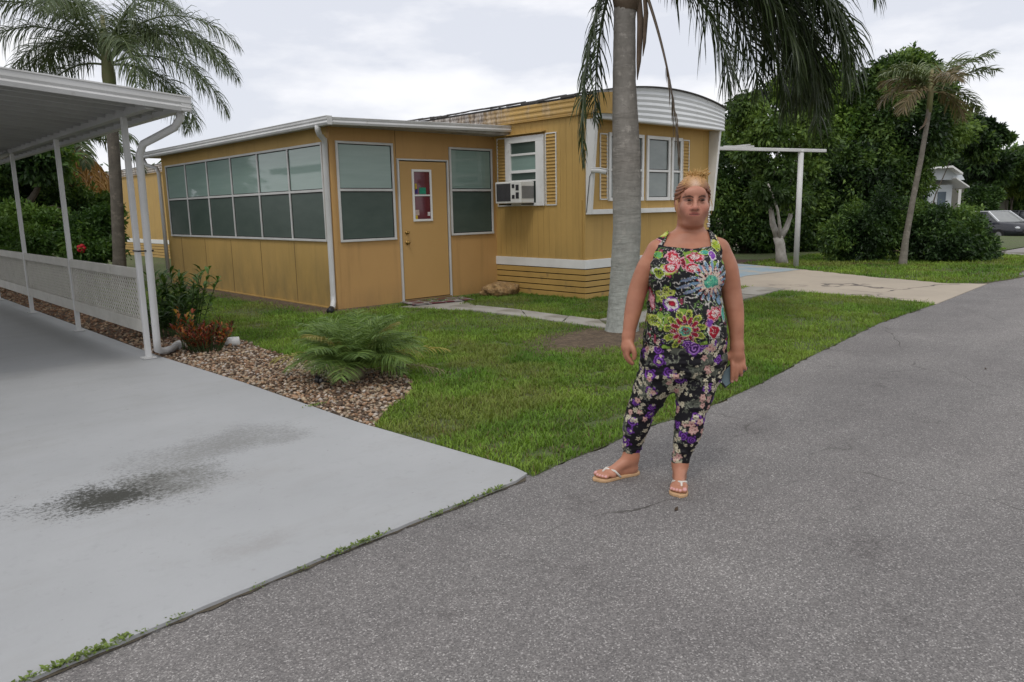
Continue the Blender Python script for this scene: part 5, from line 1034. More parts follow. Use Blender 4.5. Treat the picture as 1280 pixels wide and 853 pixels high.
# ------------------------------------------------------------------ the woman
BASE = np.array([.68*R2[0]+3.76*F2[0], .68*R2[1]+3.76*F2[1], .006])
def toW(P):
    P = np.asarray(P, float); return np.stack([(P[:, 0])*R2[0]+P[:, 1]*F2[0]+BASE[0], P[:, 0]*R2[1]+P[:, 1]*F2[1]+BASE[1], P[:, 2]+BASE[2]], 1)
class SDF:
    def __init__(s, lo, hi, h):
        s.h = h; s.lo = np.array(lo, float); s.n = np.ceil((np.array(hi)-s.lo)/h).astype(int)+1; s.f = np.full(s.n, .5, np.float32)
    def _sl(s, lo, hi):
        a = np.maximum(np.floor((np.array(lo)-s.lo)/s.h).astype(int), 0); b = np.minimum(np.ceil((np.array(hi)-s.lo)/s.h).astype(int)+1, s.n)
        if (b <= a).any(): return None, None
        ax = [s.lo[k]+np.arange(a[k], b[k])*s.h for k in range(3)]; sl = tuple(slice(a[k], b[k]) for k in range(3))
        return sl, np.meshgrid(*ax, indexing='ij')
    def _mix(s, sl, d, k, sub=False):
        f = s.f[sl]; d = d.astype(np.float32)
        if sub: d = -d; h_ = np.maximum(k-np.abs(f-d), 0)/k; s.f[sl] = np.maximum(f, d)+h_*h_*k*.25
        else: h_ = np.maximum(k-np.abs(f-d), 0)/k; s.f[sl] = np.minimum(f, d)-h_*h_*k*.25
    def cone(s, a, b, ra, rb, k=.02, sub=False, flat=None):
        a = np.array(a, float); b = np.array(b, float); m_ = max(ra, rb)+.06
        sl, g = s._sl(np.minimum(a, b)-m_, np.maximum(a, b)+m_)
        if sl is None: return
        ab = b-a; t = np.clip(sum((g[i]-a[i])*ab[i] for i in range(3))/(ab@ab+1e-12), 0, 1)
        q = [g[i]-(a[i]+t*ab[i]) for i in range(3)]
        s._mix(sl, np.sqrt(q[0]**2+q[1]**2+q[2]**2)-(ra+(rb-ra)*t), k, sub)
    def chain(s, pts, k=.02):
        P = np.array([list(p)+[r_] for p, r_ in pts], float); n = len(P)
        if n > 3:                                   # Catmull-Rom through the joints, so limbs taper without lumps
            Q = np.vstack([2*P[0]-P[1], P, 2*P[-1]-P[-2]]); out = []
            for i in range(1, n):
                for t in np.linspace(0, 1, 5)[:-1]:
                    a, b, c, d = Q[i-1:i+3]; out.append(.5*(2*b+(c-a)*t+(2*a-5*b+4*c-d)*t*t+(3*b-a-3*c+d)*t**3))
            P = np.array(out+[P[-1]])
        m_ = P[:, 3].max()+.06; sl, g = s._sl(P[:, :3].min(0)-m_, P[:, :3].max(0)+m_)
        if sl is None: return
        best = np.full(g[0].shape, 9.)
        for a, b in zip(P[:-1], P[1:]):
            ab = b[:3]-a[:3]; t = np.clip(sum((g[i]-a[i])*ab[i] for i in range(3))/(ab@ab+1e-12), 0, 1)
            best = np.minimum(best, np.sqrt(sum((g[i]-(a[i]+t*ab[i]))**2 for i in range(3)))-(a[3]+(b[3]-a[3])*t))
        s._mix(sl, best, k)
    def ell(s, c, r, k=.02, rot=0., sub=False, tilt=0.):
        c = np.array(c, float); r = np.array(r, float); m_ = r.max()+.06; sl, g = s._sl(c-m_, c+m_)
        if sl is None: return
        x, y, z = [g[i]-c[i] for i in range(3)]
        if rot: x, y = x*math.cos(rot)+y*math.sin(rot), -x*math.sin(rot)+y*math.cos(rot)
        if tilt: x, z = x*math.cos(tilt)+z*math.sin(tilt), -x*math.sin(tilt)+z*math.cos(tilt)
        k0 = np.sqrt((x/r[0])**2+(y/r[1])**2+(z/r[2])**2); k1 = np.sqrt((x/r[0]**2)**2+(y/r[1]**2)**2+(z/r[2]**2)**2)+1e-9
        s._mix(sl, k0*(k0-1)/k1, k, sub)
    def loft(s, rows, k=.03, p=2.3):
        rows = sorted(rows); R = np.array(rows); z0, z1 = R[0, 0], R[-1, 0]
        lo = (R[:, 1]-R[:, 3]).min()-.06, (R[:, 2]-R[:, 4]).min()-.06, z0-.05; hi = (R[:, 1]+R[:, 3]).max()+.06, (R[:, 2]+R[:, 4]).max()+.06, z1+.05
        sl, g = s._sl(lo, hi); z = np.clip(g[2], z0, z1)
        c = [np.interp(z, R[:, 0], R[:, i]) for i in range(1, 5)]
        kk = (np.abs((g[0]-c[0])/c[2])**p+np.abs((g[1]-c[1])/c[3])**p)**(1/p)
        d = (kk-1)*np.minimum(c[2], c[3]); d = np.where((g[2] < z0) | (g[2] > z1), np.sqrt(np.maximum(d, 0)**2+(g[2]-z)**2), d)
        s._mix(sl, d, k)
    def mesh(s, f=None):
        f = s.f if f is None else f; ins = f < 0; h = s.h; nx, ny, nz = f.shape
        cn = np.zeros((nx-1, ny-1, nz-1), np.int8)
        for i in (0, 1):
            for j in (0, 1):
                for k in (0, 1): cn += ins[i:nx-1+i, j:ny-1+j, k:nz-1+k]
        act = (cn > 0) & (cn < 8); ci = np.argwhere(act); idm = -np.ones(act.shape, np.int32); idm[act] = np.arange(len(ci))
        acc = np.zeros((len(ci), 3)); cnt = np.zeros(len(ci))
        cor = [np.array(c) for c in ((0, 0, 0), (1, 0, 0), (0, 1, 0), (1, 1, 0), (0, 0, 1), (1, 0, 1), (0, 1, 1), (1, 1, 1))]
        for a, b in ((0, 1), (2, 3), (4, 5), (6, 7), (0, 2), (1, 3), (4, 6), (5, 7), (0, 4), (1, 5), (2, 6), (3, 7)):
            pa, pb_ = ci+cor[a], ci+cor[b]; fa = f[pa[:, 0], pa[:, 1], pa[:, 2]]; fb_ = f[pb_[:, 0], pb_[:, 1], pb_[:, 2]]; x = (fa < 0) != (fb_ < 0)
            t = np.where(x, fa/np.where(x, fa-fb_, 1), 0)[:, None]; acc += np.where(x[:, None], pa+(pb_-pa)*t, 0); cnt += x
        V = s.lo+(acc/cnt[:, None])*h; Q = []
        for ax in range(3):
            o1, o2 = [(1, 2), (2, 0), (0, 1)][ax]; sh = [slice(None)]*3; sh2 = [slice(None)]*3; sh[ax] = slice(0, -1); sh2[ax] = slice(1, None)
            a_, b_ = ins[tuple(sh)], ins[tuple(sh2)]; e = np.argwhere(a_ != b_); e = e[(e[:, o1] > 0) & (e[:, o2] > 0) & (e[:, o1] < f.shape[o1]-1) & (e[:, o2] < f.shape[o2]-1)]
            d1 = np.zeros(3, int); d1[o1] = 1; d2 = np.zeros(3, int); d2[o2] = 1
            q = np.stack([idm[tuple((e-d1-d2).T)], idm[tuple((e-d2).T)], idm[tuple(e.T)], idm[tuple((e-d1).T)]], 1)
            fl = ~a_[tuple(e.T)]; q[fl] = q[fl][:, ::-1]; Q.append(q)
        return V, np.concatenate(Q)
# joints (local metres: x to the picture's right, y away from the camera, z up)
LA = [((.052, .010, 1.215), .050), ((.002, .012, 1.14), .050), ((-.040, .018, 1.03), .047), ((-.066, .0, .93), .043), ((-.082, -.012, .86), .036), ((-.093, -.02, .80), .030)]
RA = [((.358, .010, 1.218), .054), ((.400, .012, 1.13), .055), ((.426, .018, 1.02), .051), ((.443, .0, .92), .046), ((.450, -.015, .83), .038), ((.453, -.03, .735), .031)]
TORSO = [(.60, .185, .005, .175, .125), (.68, .187, .0, .198, .150), (.76, .195, .0, .200, .158), (.84, .198, -.004, .192, .158), (.92, .191, -.008, .175, .155), (1.0, .185, -.006, .166, .146), (1.08, .182, -.002, .167, .140), (1.16, .187, .0, .172, .130), (1.22, .200, .008, .152, .105), (1.262, .206, .014, .110, .075), (1.30, .210, .018, .080, .06)]
LL = [((.092, .0, .66), .105), ((.062, .015, .57), .094), ((.025, .06, .47), .080), ((-.005, .09, .39), .068), ((-.022, .11, .31), .066), ((-.038, .135, .215), .050), ((-.046, .150, .13), .036)]
RL = [((.292, .0, .66), .108), ((.262, -.01, .56), .098), ((.240, -.015, .45), .080), ((.228, -.02, .385), .068), ((.222, -.01, .30), .067), ((.205, -.0, .21), .050), ((.186, .005, .13), .035)]
def dress(s, arms=True, legs=True, off=0.):
    s.loft([(a, b, c, d+off, e+off) for a, b, c, d, e in TORSO], .04)
    for x in (.108, .272): s.ell((x, -.085, 1.10), (.082+off, .072+off, .085+off), .05)
    s.ell((.195, -.075, .87), (.15+off, .10+off, .12+off), .06)
    if legs:
        for ch in (LL, RL): s.chain([(p, r_+off) for p, r_ in ch], .035)
s = SDF((-.36, -.36, -.02), (.62, .34, 1.66), .0042)
dress(s)
s.chain(LA, .010); s.chain(RA, .010)
s.cone((.065, .012, 1.225), (.15, .02, 1.265), .044, .045, .05); s.cone((.335, .012, 1.225), (.27, .02, 1.265), .044, .045, .05)
s.cone((.213, .028, 1.25), (.220, .032, 1.38), .071, .063, .03)
# head
s.ell((.222, .012, 1.470), (.076, .094, .098), .03); s.ell((.219, -.020, 1.408), (.071, .068, .056), .03); s.ell((.214, -.040, 1.372), (.040, .052, .032), .03)
s.ell((.216, -.014, 1.354), (.056, .060, .026), .016)
for x in (.178, .254): s.ell((x, -.066, 1.428), (.027, .027, .026), .03)            # cheeks
s.ell((.213, -.078, 1.498), (.052, .022, .030), .025)
for x in (.181, .246): s.ell((x, -.112, 1.465), (.019, .018, .011), .014, sub=True)
s.cone((.211, -.093, 1.470), (.206, -.112, 1.430), .008, .012, .016)
s.ell((.205, -.114, 1.427), (.012, .010, .009), .010)
for dx in (-.0145, .0145): s.ell((.206+dx, -.102, 1.425), (.0085, .010, .0080), .008)
s.ell((.206, -.078, 1.398), (.034, .022, .020), .025); s.cone((.192, -.0945, 1.4035), (.220, -.0945, 1.4030), .005, .005, .010); s.cone((.194, -.092, 1.394), (.218, -.092, 1.3935), .006, .006, .010); s.cone((.183, -.103, 1.3985), (.229, -.103, 1.3975), .0022, .0022, .004, sub=True)
for x, dy in ((.296, .012), (.147, .014)): s.ell((x, dy, 1.442), (.012, .02, .032), .012)
# left hand (hangs relaxed, fingers curling down)
s.cone((-.094, -.022, .795), (-.099, -.030, .745), .028, .031, .02); s.ell((-.099, -.032, .742), (.024, .040, .038), .02)
for (y, x, z1, z2, z3, cx_) in ((-.058, -.098, .716, .692, .672, .020), (-.038, -.103, .712, .684, .664, .026), (-.018, -.105, .714, .686, .668, .026), (.000, -.103, .720, .698, .684, .022)):
    s.chain([((x, y, z1+.015), .0125), ((x-.006, y-.003, z1-.006), .0115), ((x+cx_*.25, y-.006, z2-.006), .0105), ((x+cx_, y-.008, z3-.004), .0085)], .006)
s.chain([((-.088, -.055, .765), .015), ((-.078, -.078, .742), .0135), ((-.072, -.082, .715), .012), ((-.074, -.080, .694), .0095)], .010)
# right hand closed over the phone, back of the hand to the camera
s.cone((.453, -.030, .735), (.454, -.038, .700), .031, .030, .02); s.ell((.455, -.040, .672), (.038, .020, .040), .02)
for (x, z1, xt, zt_) in ((.428, .648, .428, .560), (.447, .643, .449, .566), (.465, .645, .474, .592), (.481, .652, .494, .622)):
    m_x = (x+xt)/2
    s.chain([((x, -.044, z1+.012), .0128), ((x, -.052, z1-.010), .0122), ((m_x, -.053, (z1+zt_)/2-.008), .0112), ((xt, -.046, zt_), .0092)], .005)
s.chain([((.430, -.030, .700), .018), ((.405, -.030, .682), .0155), ((.385, -.034, .664), .013), ((.372, -.032, .645), .0105)], .012)
# feet
def foot(ank, heel, toe, side):
    ank, heel, toe = [np.array(p, float) for p in (ank, heel, toe)]; d = toe-heel; ln = np.linalg.norm(d); d /= ln; n_ = np.array([-d[1], d[0], 0])*side
    s.cone(ank, heel+d*.035+(0, 0, .045), .035, .034, .03); s.cone(heel+d*.03+(0, 0, .034), heel+d*.04+(0, 0, .036), .028, .03, .02)
    s.cone(ank+(0, 0, -.02), heel+d*(ln*.62)+(0, 0, .042), .036, .024, .03); s.cone(heel+d*.05+(0, 0, .03), heel+d*(ln*.68)+n_*.008+(0, 0, .03), .024, .026, .02); s.cone(heel+d*(ln*.70)+n_*.024+(0, 0, .030), heel+d*(ln*.66)-n_*.026+(0, 0, .027), .021, .018, .02)
    tips = []
    for k, (o_, l1, r1) in enumerate(((.030, .99, .0145), (.008, .985, .0105), (-.008, .955, .010), (-.023, .92, .0095), (-.036, .875, .009))):
        a = heel+d*(ln*.72)+n_*o_*.95+(0, 0, .030); b = heel+d*(ln*l1-r1)+n_*o_+(0, 0, .0175+r1); s.chain([(a, r1*1.0), ((a+b)/2+(0, 0, .006), r1*.95), (b, r1)], .006); tips.append((b, r1))
    return d, n_, ln, tips
FT = [((-.046, .150, .12), (-.012, .172, 0), (-.245, .068, 0), -1), ((.186, .005, .12), (.196, .055, 0), (.138, -.178, 0), 1)]
ft = [foot(*a) for a in FT]
V, Q = s.mesh()
pw = empty('person', tuple(BASE), 'woman in a bright floral sleeveless top and flowered leggings standing on the road edge', 'person')
skin = np.array([.365, .155, .092])
C = np.tile(skin, (len(V), 1)); nz_ = fbm(V, 14, 2, 3)[:, None]; C = C*(.82+.36*nz_); n2s = fbm(V, 45, 12, 2)[:, None]; C = C*(1+(n2s-.5)*np.array([[.14, .26, .28]]))
x, y, z = V.T
fr_ = y < -.04
def tint(mask, col, a): C[mask] = C[mask]*(1-a)+np.array(col)*a
face = (z > 1.34) & fr_; tint(face, (.43, .20, .14), .5)
for xx in (.176, .252): 
    d_ = np.exp(-(((x-xx)/.02)**2+((z-1.424)/.02)**2)); C[fr_] = C[fr_]*(1-.35*d_[fr_, None])+np.array([.50, .17, .13])*.35*d_[fr_, None]
d_ = np.exp(-(((x-.206)/.014)**2+((z-1.428)/.012)**2)); C[fr_] = C[fr_]*(1-.4*d_[fr_, None])+np.array([.45, .14, .11])*.4*d_[fr_, None]
lip = fr_ & (np.abs(x-.206) < .025) & (np.abs(z-1.3985) < .0095*(1-((x-.206)/.030)**2)); tint(lip, (.38, .10, .085), .75)
for sg in (-1, 1): tint(fr_ & (np.abs((x-.206)*sg-(.020+(1.425-z)*.45)) < .0022) & (z < 1.424) & (z > 1.392), (.30, .11, .07), .4)
tint(fr_ & (np.abs(x-.206) < .026) & (np.abs(z-(1.3985-4*(x-.206)**2)) < .0022), (.09, .03, .025), .9)
for sg in (-1, 1): tint(fr_ & (np.hypot(x-(.206+sg*.0125), (z-1.4185)*1.4) < .0045), (.10, .04, .03), .7)
for xx, sg in ((.181, -1), (.246, 1)):
    br = fr_ & (np.abs(x-xx) < .021) & (np.abs(z-(1.4815+.004*(1-((x-xx)/.016)**2)-.002)) < .0036); tint(br, (.045, .022, .016), .9)
    lidc = fr_ & ((((x-xx)/.019)**2+((z-1.4655)/.0085)**2) < 1); tint(lidc, (.14, .055, .04), .7)
edge_ = fr_ & (z > 1.36) & (z < 1.53); C[edge_] *= (1-.22*np.clip((np.abs(x[edge_]-.218)-.045)/.03, 0, 1))[:, None]  # shading on both sides of the face, painted into the skin colour
tint((z < .10), (.42, .20, .13), .5)
for (d, n_, ln, tips) in ft:
    for (b, r1) in tips:
        q = b+d*r1*.55+np.array([0, 0, r1*.75]); tint(((V-q)**2).sum(1) < (r1*.72)**2, (.60, .32, .32), .85)
for (b, rr1) in (((.428, -.058, .562), .007), ((.449, -.058, .568), .007), ((.474, -.056, .593), .007), ((.494, -.055, .623), .006)): tint(((V-np.array(b))**2).sum(1) < rr1**2, (.55, .33, .27), .6)
SK = attrmat('skin', .48, .4, sss=.0, bs=.15, bscale=300, bd=.0008)
npmesh('body', toW(V), Q, SK, pw, smooth=True, col=np.clip(C, 0, 1))
# eyes
for xx in (.181, .246):
    f = MB(); f.ell((0, 0, 0), (.0125, .009, .0050), 14, 10); Ve = np.array(f.v)+np.array([xx, -.0965, 1.4650]); fc = [q for q in f.f]
    c_ = np.tile(np.array([.20, .145, .12]), (len(Ve), 1)); ir = np.hypot(Ve[:, 0]-(xx-.001), (Ve[:, 2]-1.4650)) < .0078; c_[ir] = (.03, .018, .012); c_[Ve[:, 2] > 1.4668] = (.05, .03, .025)
    me = bpy.data.meshes.new('eye'); me.from_pydata([tuple(p-np.array(pw.location)) for p in toW(Ve)], [], fc); finish(me, True)
    a = me.color_attributes.new('Col', 'FLOAT_COLOR', 'POINT'); a.data.foreach_set('color', np.c_[c_, np.ones(len(c_))].astype(np.float32).ravel()); link('eye', me, attrmat('eye_soft', .6, .1), pw)
# ---------------- top
t = SDF((-.08, -.30, .70), (.48, .24, 1.36), .0036); dress(t, legs=False, off=.009)
t.cone((.065, .012, 1.230), (.15, .02, 1.270), .052, .054, .05); t.cone((.335, .012, 1.230), (.27, .02, 1.270), .052, .054, .05)
ax = [t.lo[k]+np.arange(t.n[k])*t.h for k in range(3)]; gx, gy, gz_ = np.meshgrid(*ax, indexing='ij')
hem = .765-.012*np.sin(gx*16); f_ = np.maximum(t.f, hem-gz_)
nb_ = np.abs(f_) < .02; pp = np.stack([gx[nb_], gy[nb_], gz_[nb_]], 1)
wr = fbm(pp*np.array([1, 1, 2.2])+pp[:, [2, 0, 1]]*np.array([.9, 0, .5]), 13, 92, 2)-.5; f_[nb_] += np.minimum(wr*(.008+.018*np.exp(-((pp[:, 2]-.98)/.06)**2)+.010*np.exp(-((pp[:, 2]-.80)/.05)**2)), .0045)
# neckline: square with a shallow sweetheart dip; straps over the shoulders
nx0, nx1 = .105, .300; lowz = 1.232-.012*np.cos((gx-.2)/.11*PI)**2*0+.010*np.abs((gx-.202)/.09)
inside = np.minimum(np.minimum(gx-(nx0-(1.31-gz_)*.55), (nx1+(1.31-gz_)*.02)-gx), gz_-lowz-.06*(gy > .03))
f_ = np.maximum(f_, inside)
inside = np.maximum(gx-.392-.06*(1.22-gz_).clip(0), -(gx-.012+.06*(1.22-gz_).clip(0))); f_ = np.where(gz_ > 1.02, np.maximum(f_, inside), f_)
f_ = np.where(gz_ > 1.30, np.maximum(f_, gz_-1.325), f_)
Vt, Qt = t.mesh(f_)
BLKc = np.array([.012, .012, .014])
Ct = np.tile(BLKc, (len(Vt), 1)); X_, Y_, Z_ = Vt.T
def dpt(cx_, cz_, cy_=None):
    return X_-cx_, Z_-cz_
sel_front = Y_ < .03
def paintm(mask, col): Ct[mask] = col
rgt = np.random.default_rng(77)
jit = (fbm(Vt, 75, 4, 2)-.5)*1.9+(fbm(Vt, 30, 14, 1)-.5)*.9
# loose scribbles of background colour
n1_ = fbm(Vt, 26, 11, 2); n2_ = fbm(Vt, 22, 21, 2); n3_ = fbm(Vt, 34, 31, 2)
paintm(np.abs(n1_-.5) < .018, (.10, .18, .05)); paintm(np.abs(n2_-.47) < .009, (.42, .40, .37)); paintm((n3_ > .70), (.22, .03, .06)); paintm((n2_ > .72), (.16, .26, .04))
def petal(cx_, cz_, rx, rz, ang, fill, edge, inner=None, back=False):
    dx, dz = X_-cx_, Z_-cz_; u = dx*math.cos(ang)+dz*math.sin(ang); v = -dx*math.sin(ang)+dz*math.cos(ang); d = np.sqrt((u/rx)**2+(v/rz)**2)+jit*.35
    mk = (sel_front if not back else ~sel_front); paintm(mk & (d < 1), edge); paintm(mk & (d < .80), fill)
    if inner is not None: paintm(mk & (d < .55) & (np.abs(np.sin(d*22+u*90)) > .62), inner)
RED, CRIM, PNK, CRM, LIME, YG, TEAL, BLUE, PUR, WHT, DRK = [np.array(c) for c in ((.36, .012, .03), (.20, .006, .02), (.50, .24, .28), (.54, .46, .38), (.26, .34, .03), (.44, .46, .12), (.06, .29, .22), (.14, .23, .33), (.18, .05, .30), (.54, .52, .49), (.02, .02, .02))]
def fl_petals(cx_, cz_, n, r0, rx, rz, fill, edge, inner=None, ph=0., back=False):
    for k in range(n): a = ph+2*PI*k/n; petal(cx_+math.cos(a)*r0, cz_+math.sin(a)*r0, rx, rz, a, fill, edge, inner, back)
def zc(u, v): return (u-345)*.00107+.015, 1.274-(v-378)*.0011       # from my close-up grid to local metres
def draw(back=False):
    a = zc(400, 500); petal(*a, .042, .026, .2, YG, LIME, WHT, back); a = zc(362, 515); petal(*a, .022, .03, .6, LIME, WHT, DRK, back)
    for u, v, rx, rz, an in ((432, 455, .042, .030, -.7), (525, 450, .046, .024, .15), (415, 490, .036, .022, .35), (512, 495, .044, .022, -.15)):
        a = zc(u, v); petal(*a, rx, rz, an, RED, PNK, WHT, back)
    a = zc(470, 472); petal(*a, .016, .03, 0, CRIM, PNK, None, back)
    a = zc(590, 555); fl_petals(*a, 18, .070, .034, .0075, BLUE, WHT, None, .1, back); fl_petals(*a, 14, .052, .02, .007, CRM, RED, None, .3, back); petal(*a, .042, .036, 0, TEAL, CRM, np.array([.15, .5, .3]), back)
    for u, v in ((480, 545), (470, 575), (490, 600)): a = zc(u, v); petal(*a, .034, .007, .2, np.array([.15, .17, .24]), BLUE, None, back)
    a = zc(395, 612); fl_petals(*a, 5, .022, .022, .016, YG, LIME, DRK, .4, back); a = zc(420, 650); petal(*a, .040, .034, .2, WHT, PUR, PNK, back); petal(*a, .020, .018, 0, CRIM, CRM, RED, back)
    a = zc(475, 765); fl_petals(*a, 11, .074, .028, .0165, LIME*.75, YG, DRK, .2, back); fl_petals(*a, 12, .050, .022, .010, CRIM, PNK, None, .1, back); petal(*a, .032, .030, 0, TEAL, YG, CRIM, back)
    a = zc(612, 695); petal(*a, .040, .034, .5, RED, PNK, WHT, back); a = zc(608, 775); petal(*a, .040, .034, -.3, RED, WHT, CRIM, back); a = zc(585, 735); petal(*a, .02, .02, 0, PUR, PNK, None, back)
    a = zc(350, 730); petal(*a, .024, .030, .4, LIME, YG, DRK, back); a = zc(345, 640); petal(*a, .010, .05, .1, PNK, CRIM, None, back); a = zc(570, 430); petal(*a, .030, .013, .1, TEAL, LIME, None, back); a = zc(640, 640); petal(*a, .02, .03, 0, BLUE, DRK, None, back)
    a = zc(660, 700); petal(*a, .012, .04, 0, TEAL, WHT, None, back); a = zc(368, 440); petal(*a, .022, .016, .3, np.array([.1, .3, .1]), LIME, None, back)
    a = zc(395, 352); petal(*a, .036, .014, .25, YG, LIME, None, back); a = zc(372, 385); petal(*a, .022, .016, .3, CRIM, PNK, WHT, back); a = zc(635, 405); petal(*a, .020, .030, .5, LIME, YG, None, back); a = zc(660, 375); petal(*a, .018, .024, .2, YG, CRM, CRIM, back); a = zc(605, 440); petal(*a, .018, .022, .2, PUR, WHT, None, back)
draw(); draw(True)
sc1 = fbm(Vt, 48, 71, 2); sc2 = fbm(Vt, 40, 81, 2)
paintm(np.abs(sc1-.5) < .012, (.015, .015, .018)); paintm((np.abs(sc2-.52) < .005), (.55, .52, .46))
npmesh('floral_top', toW(Vt), Qt, attrmat('printed_jersey', .75, .2, bs=.2, bscale=400, bd=.001), pw, smooth=True, col=Ct)
# ---------------- leggings
g = SDF((-.16, -.26, .10), (.46, .26, .86), .0040); dress(g, off=.007); ax = [g.lo[k]+np.arange(g.n[k])*g.h for k in range(3)]; gx, gy, gz_ = np.meshgrid(*ax, indexing='ij')
hemz = np.where(gx < .08, .128, .128); f_ = np.maximum(np.maximum(g.f, hemz-gz_), gz_-.80)
nb_ = np.abs(f_) < .02; pp = np.stack([gx[nb_], gy[nb_], gz_[nb_]], 1)
wr = fbm(pp*np.array([1, 1, 2.6])+pp[:, [2, 0, 1]]*np.array([.5, 0, .9]), 17, 91, 2)-.5; kn = np.exp(-((pp[:, 2]-.40)/.07)**2)+np.exp(-((pp[:, 2]-.63)/.07)**2)+np.exp(-((pp[:, 2]-.16)/.05)**2)
f_[nb_] += np.minimum(wr*(.010+.018*kn), .0035)
Vg, Qg = g.mesh(f_); Cg = np.tile(np.array([.011, .010, .013]), (len(Vg), 1)); rg = np.random.default_rng(5)
dens = fbm(Vg, 13, 41, 2); grn = fbm(Vg, 17, 51, 3)
Cg[(grn > .58)] = (.07, .075, .06); Cg[(np.abs(fbm(Vg, 40, 61, 2)-.5) < .03) & (grn > .5)] = (.17, .18, .14)
def spots(n, rmin, rmax, fn, cond=None, aa=None):
    ids = rg.integers(0, len(Vg), n*4)
    if cond is not None: ids = ids[cond[ids]]
    for i in ids[:n]:
        r_ = rmin+(rmax-rmin)*rg.random(); d2 = ((Vg-Vg[i])**2).sum(1); m_ = d2 < (r_*1.3)**2
        if not m_.any(): continue
        D = np.sqrt(d2[m_])/r_; rel = Vg[m_]-Vg[i]; an = np.arctan2(rel[:, 2], rel[:, 0]); c = Cg[m_]; fn(c, D, an); Cg[m_] = c
def rose(c, D, an):
    w_ = D*(1+.15*np.sin(an*5)); k = w_ < 1; c[k] = np.array([.10, .03, .19])*(.4+1.3*(np.sin(D[k]*13+an[k]) > .1))[:, None]
def peach(c, D, an):
    w_ = D*(1+.2*np.sin(an*5)); c[w_ < 1] = (.46, .27, .24); c[(w_ < .75) & (np.sin(an*5) > .5)] = (.60, .45, .38); c[w_ < .3] = (.25, .09, .10)
def cream(c, D, an):
    w_ = D*(1+.28*np.sin(an*5)); c[w_ < 1] = (.50, .46, .34); c[w_ < .35] = (.16, .12, .06)
spots(70, .020, .034, rose); spots(420, .008, .0125, cream, dens > .50); spots(70, .013, .019, peach, dens > .44); spots(170, .006, .009, cream)
for (cx_, cz_, r_) in ((.205, .755, .036), (.245, .775, .026), (.165, .775, .022)):
    D = np.hypot(Vg[:, 0]-cx_, Vg[:, 2]-cz_)/r_; an = np.arctan2(Vg[:, 2]-cz_, Vg[:, 0]-cx_); m_ = (D < 1.25) & (Vg[:, 1] < 0); c = Cg[m_]; rose(c, D[m_], an[m_]); c[(D[m_] < 1) & (np.sin(D[m_]*14+an[m_]) > .8)] = (.45, .25, .55); Cg[m_] = c
npmesh('floral_leggings', toW(Vg), Qg, attrmat('printed_leggings', .7, .2, bs=.2, bscale=400, bd=.001), pw, smooth=True, col=Cg)
# ---------------- hair
hS = SDF((.08, -.14, 1.34), (.36, .16, 1.66), .0036)
hS.ell((.224, .020, 1.488), (.086, .100, .092), .02); hS.ell((.222, .060, 1.44), (.074, .07, .08), .03); hS.ell((.238, .025, 1.562), (.046, .05, .026), .03)
ax = [hS.lo[k]+np.arange(hS.n[k])*hS.h for k in range(3)]; gx, gy, gz_ = np.meshgrid(*ax, indexing='ij')
hl = 1.524-4.5*(gx-.215)**2+.004*np.sin(gx*420)+.003*np.sin(gx*190)         # hairline height across the forehead
facecut = np.minimum(-(gy+.030), hl-gz_)
f_ = np.maximum(hS.f, facecut*.8); f_ = np.maximum(f_, np.minimum(1.432-gz_+.5*(gy+.02), .030-gy)*.8); f_ = np.maximum(f_, 1.385-gz_)
strand = np.sin(np.arctan2(gz_-1.56, gx-.235)*46+fbm(np.stack([gx.ravel(), gy.ravel(), gz_.ravel()], 1), 30, 3, 1).reshape(gx.shape)*4)*.0016
f_ = f_+strand*(gz_ > 1.42)
Vh, Qh = hS.mesh(f_); tt_ = sstep(1.505, 1.565, Vh[:, 2]+.35*(.03-np.abs(Vh[:, 0]-.222)).clip(-.05, .03))[:, None]; st_ = (.5+.5*np.sin(np.arctan2(Vh[:, 2]-1.56, Vh[:, 0]-.235)*46))[:, None]
Ch = (np.array([.16, .055, .022])*(1-tt_)+np.array([.44, .24, .09])*tt_)*(.6+.6*st_)
md = np.exp(-(((Vh[:, 0]-.218)/.022)**2+((Vh[:, 2]-1.545)/.022)**2))*(Vh[:, 1] < 0); Ch = Ch*(1-.6*md[:, None])+np.array([.58, .42, .34])*.6*md[:, None]  # whitish scalp highlight painted into the hair colour at the front
npmesh('hair', toW(Vh), Qh, attrmat('hair_colour', .5, .4), pw, smooth=True, col=Ch)
rh = np.random.default_rng(9); f = MB()
for k in range(190):
    a = rh.random()*2*PI; r0 = .010+.034*rh.random(); b = np.array([.246+math.cos(a)*r0, .02+math.sin(a)*r0, 1.566+.012*rh.random()])
    if k < 80:      # messy knot loops
        c1_ = b+np.array([math.cos(a)*.012, math.sin(a)*.012, .010+.014*rh.random()]); c2_ = np.array([.248+rh.normal()*.014, .02+rh.normal()*.012, 1.580+.010*rh.random()]); e_ = np.array([.246-math.cos(a)*r0*.8, .02-math.sin(a)*r0*.8, 1.570]); P_ = [b, c1_, c2_, e_]
    else:
        d_ = nrm(np.array([math.cos(a)*1.0, math.sin(a)*.6, .7+1.2*rh.random()])); ln = .016+.034*rh.random()**1.5; P_ = [b, b+d_*ln*.5, b+d_*ln+np.array([rh.normal()*.010, 0, -.004*rh.random()])]
    f.tube(P_, [.0028, .0024, .0016, .0010][:len(P_)], 5, cap=False)
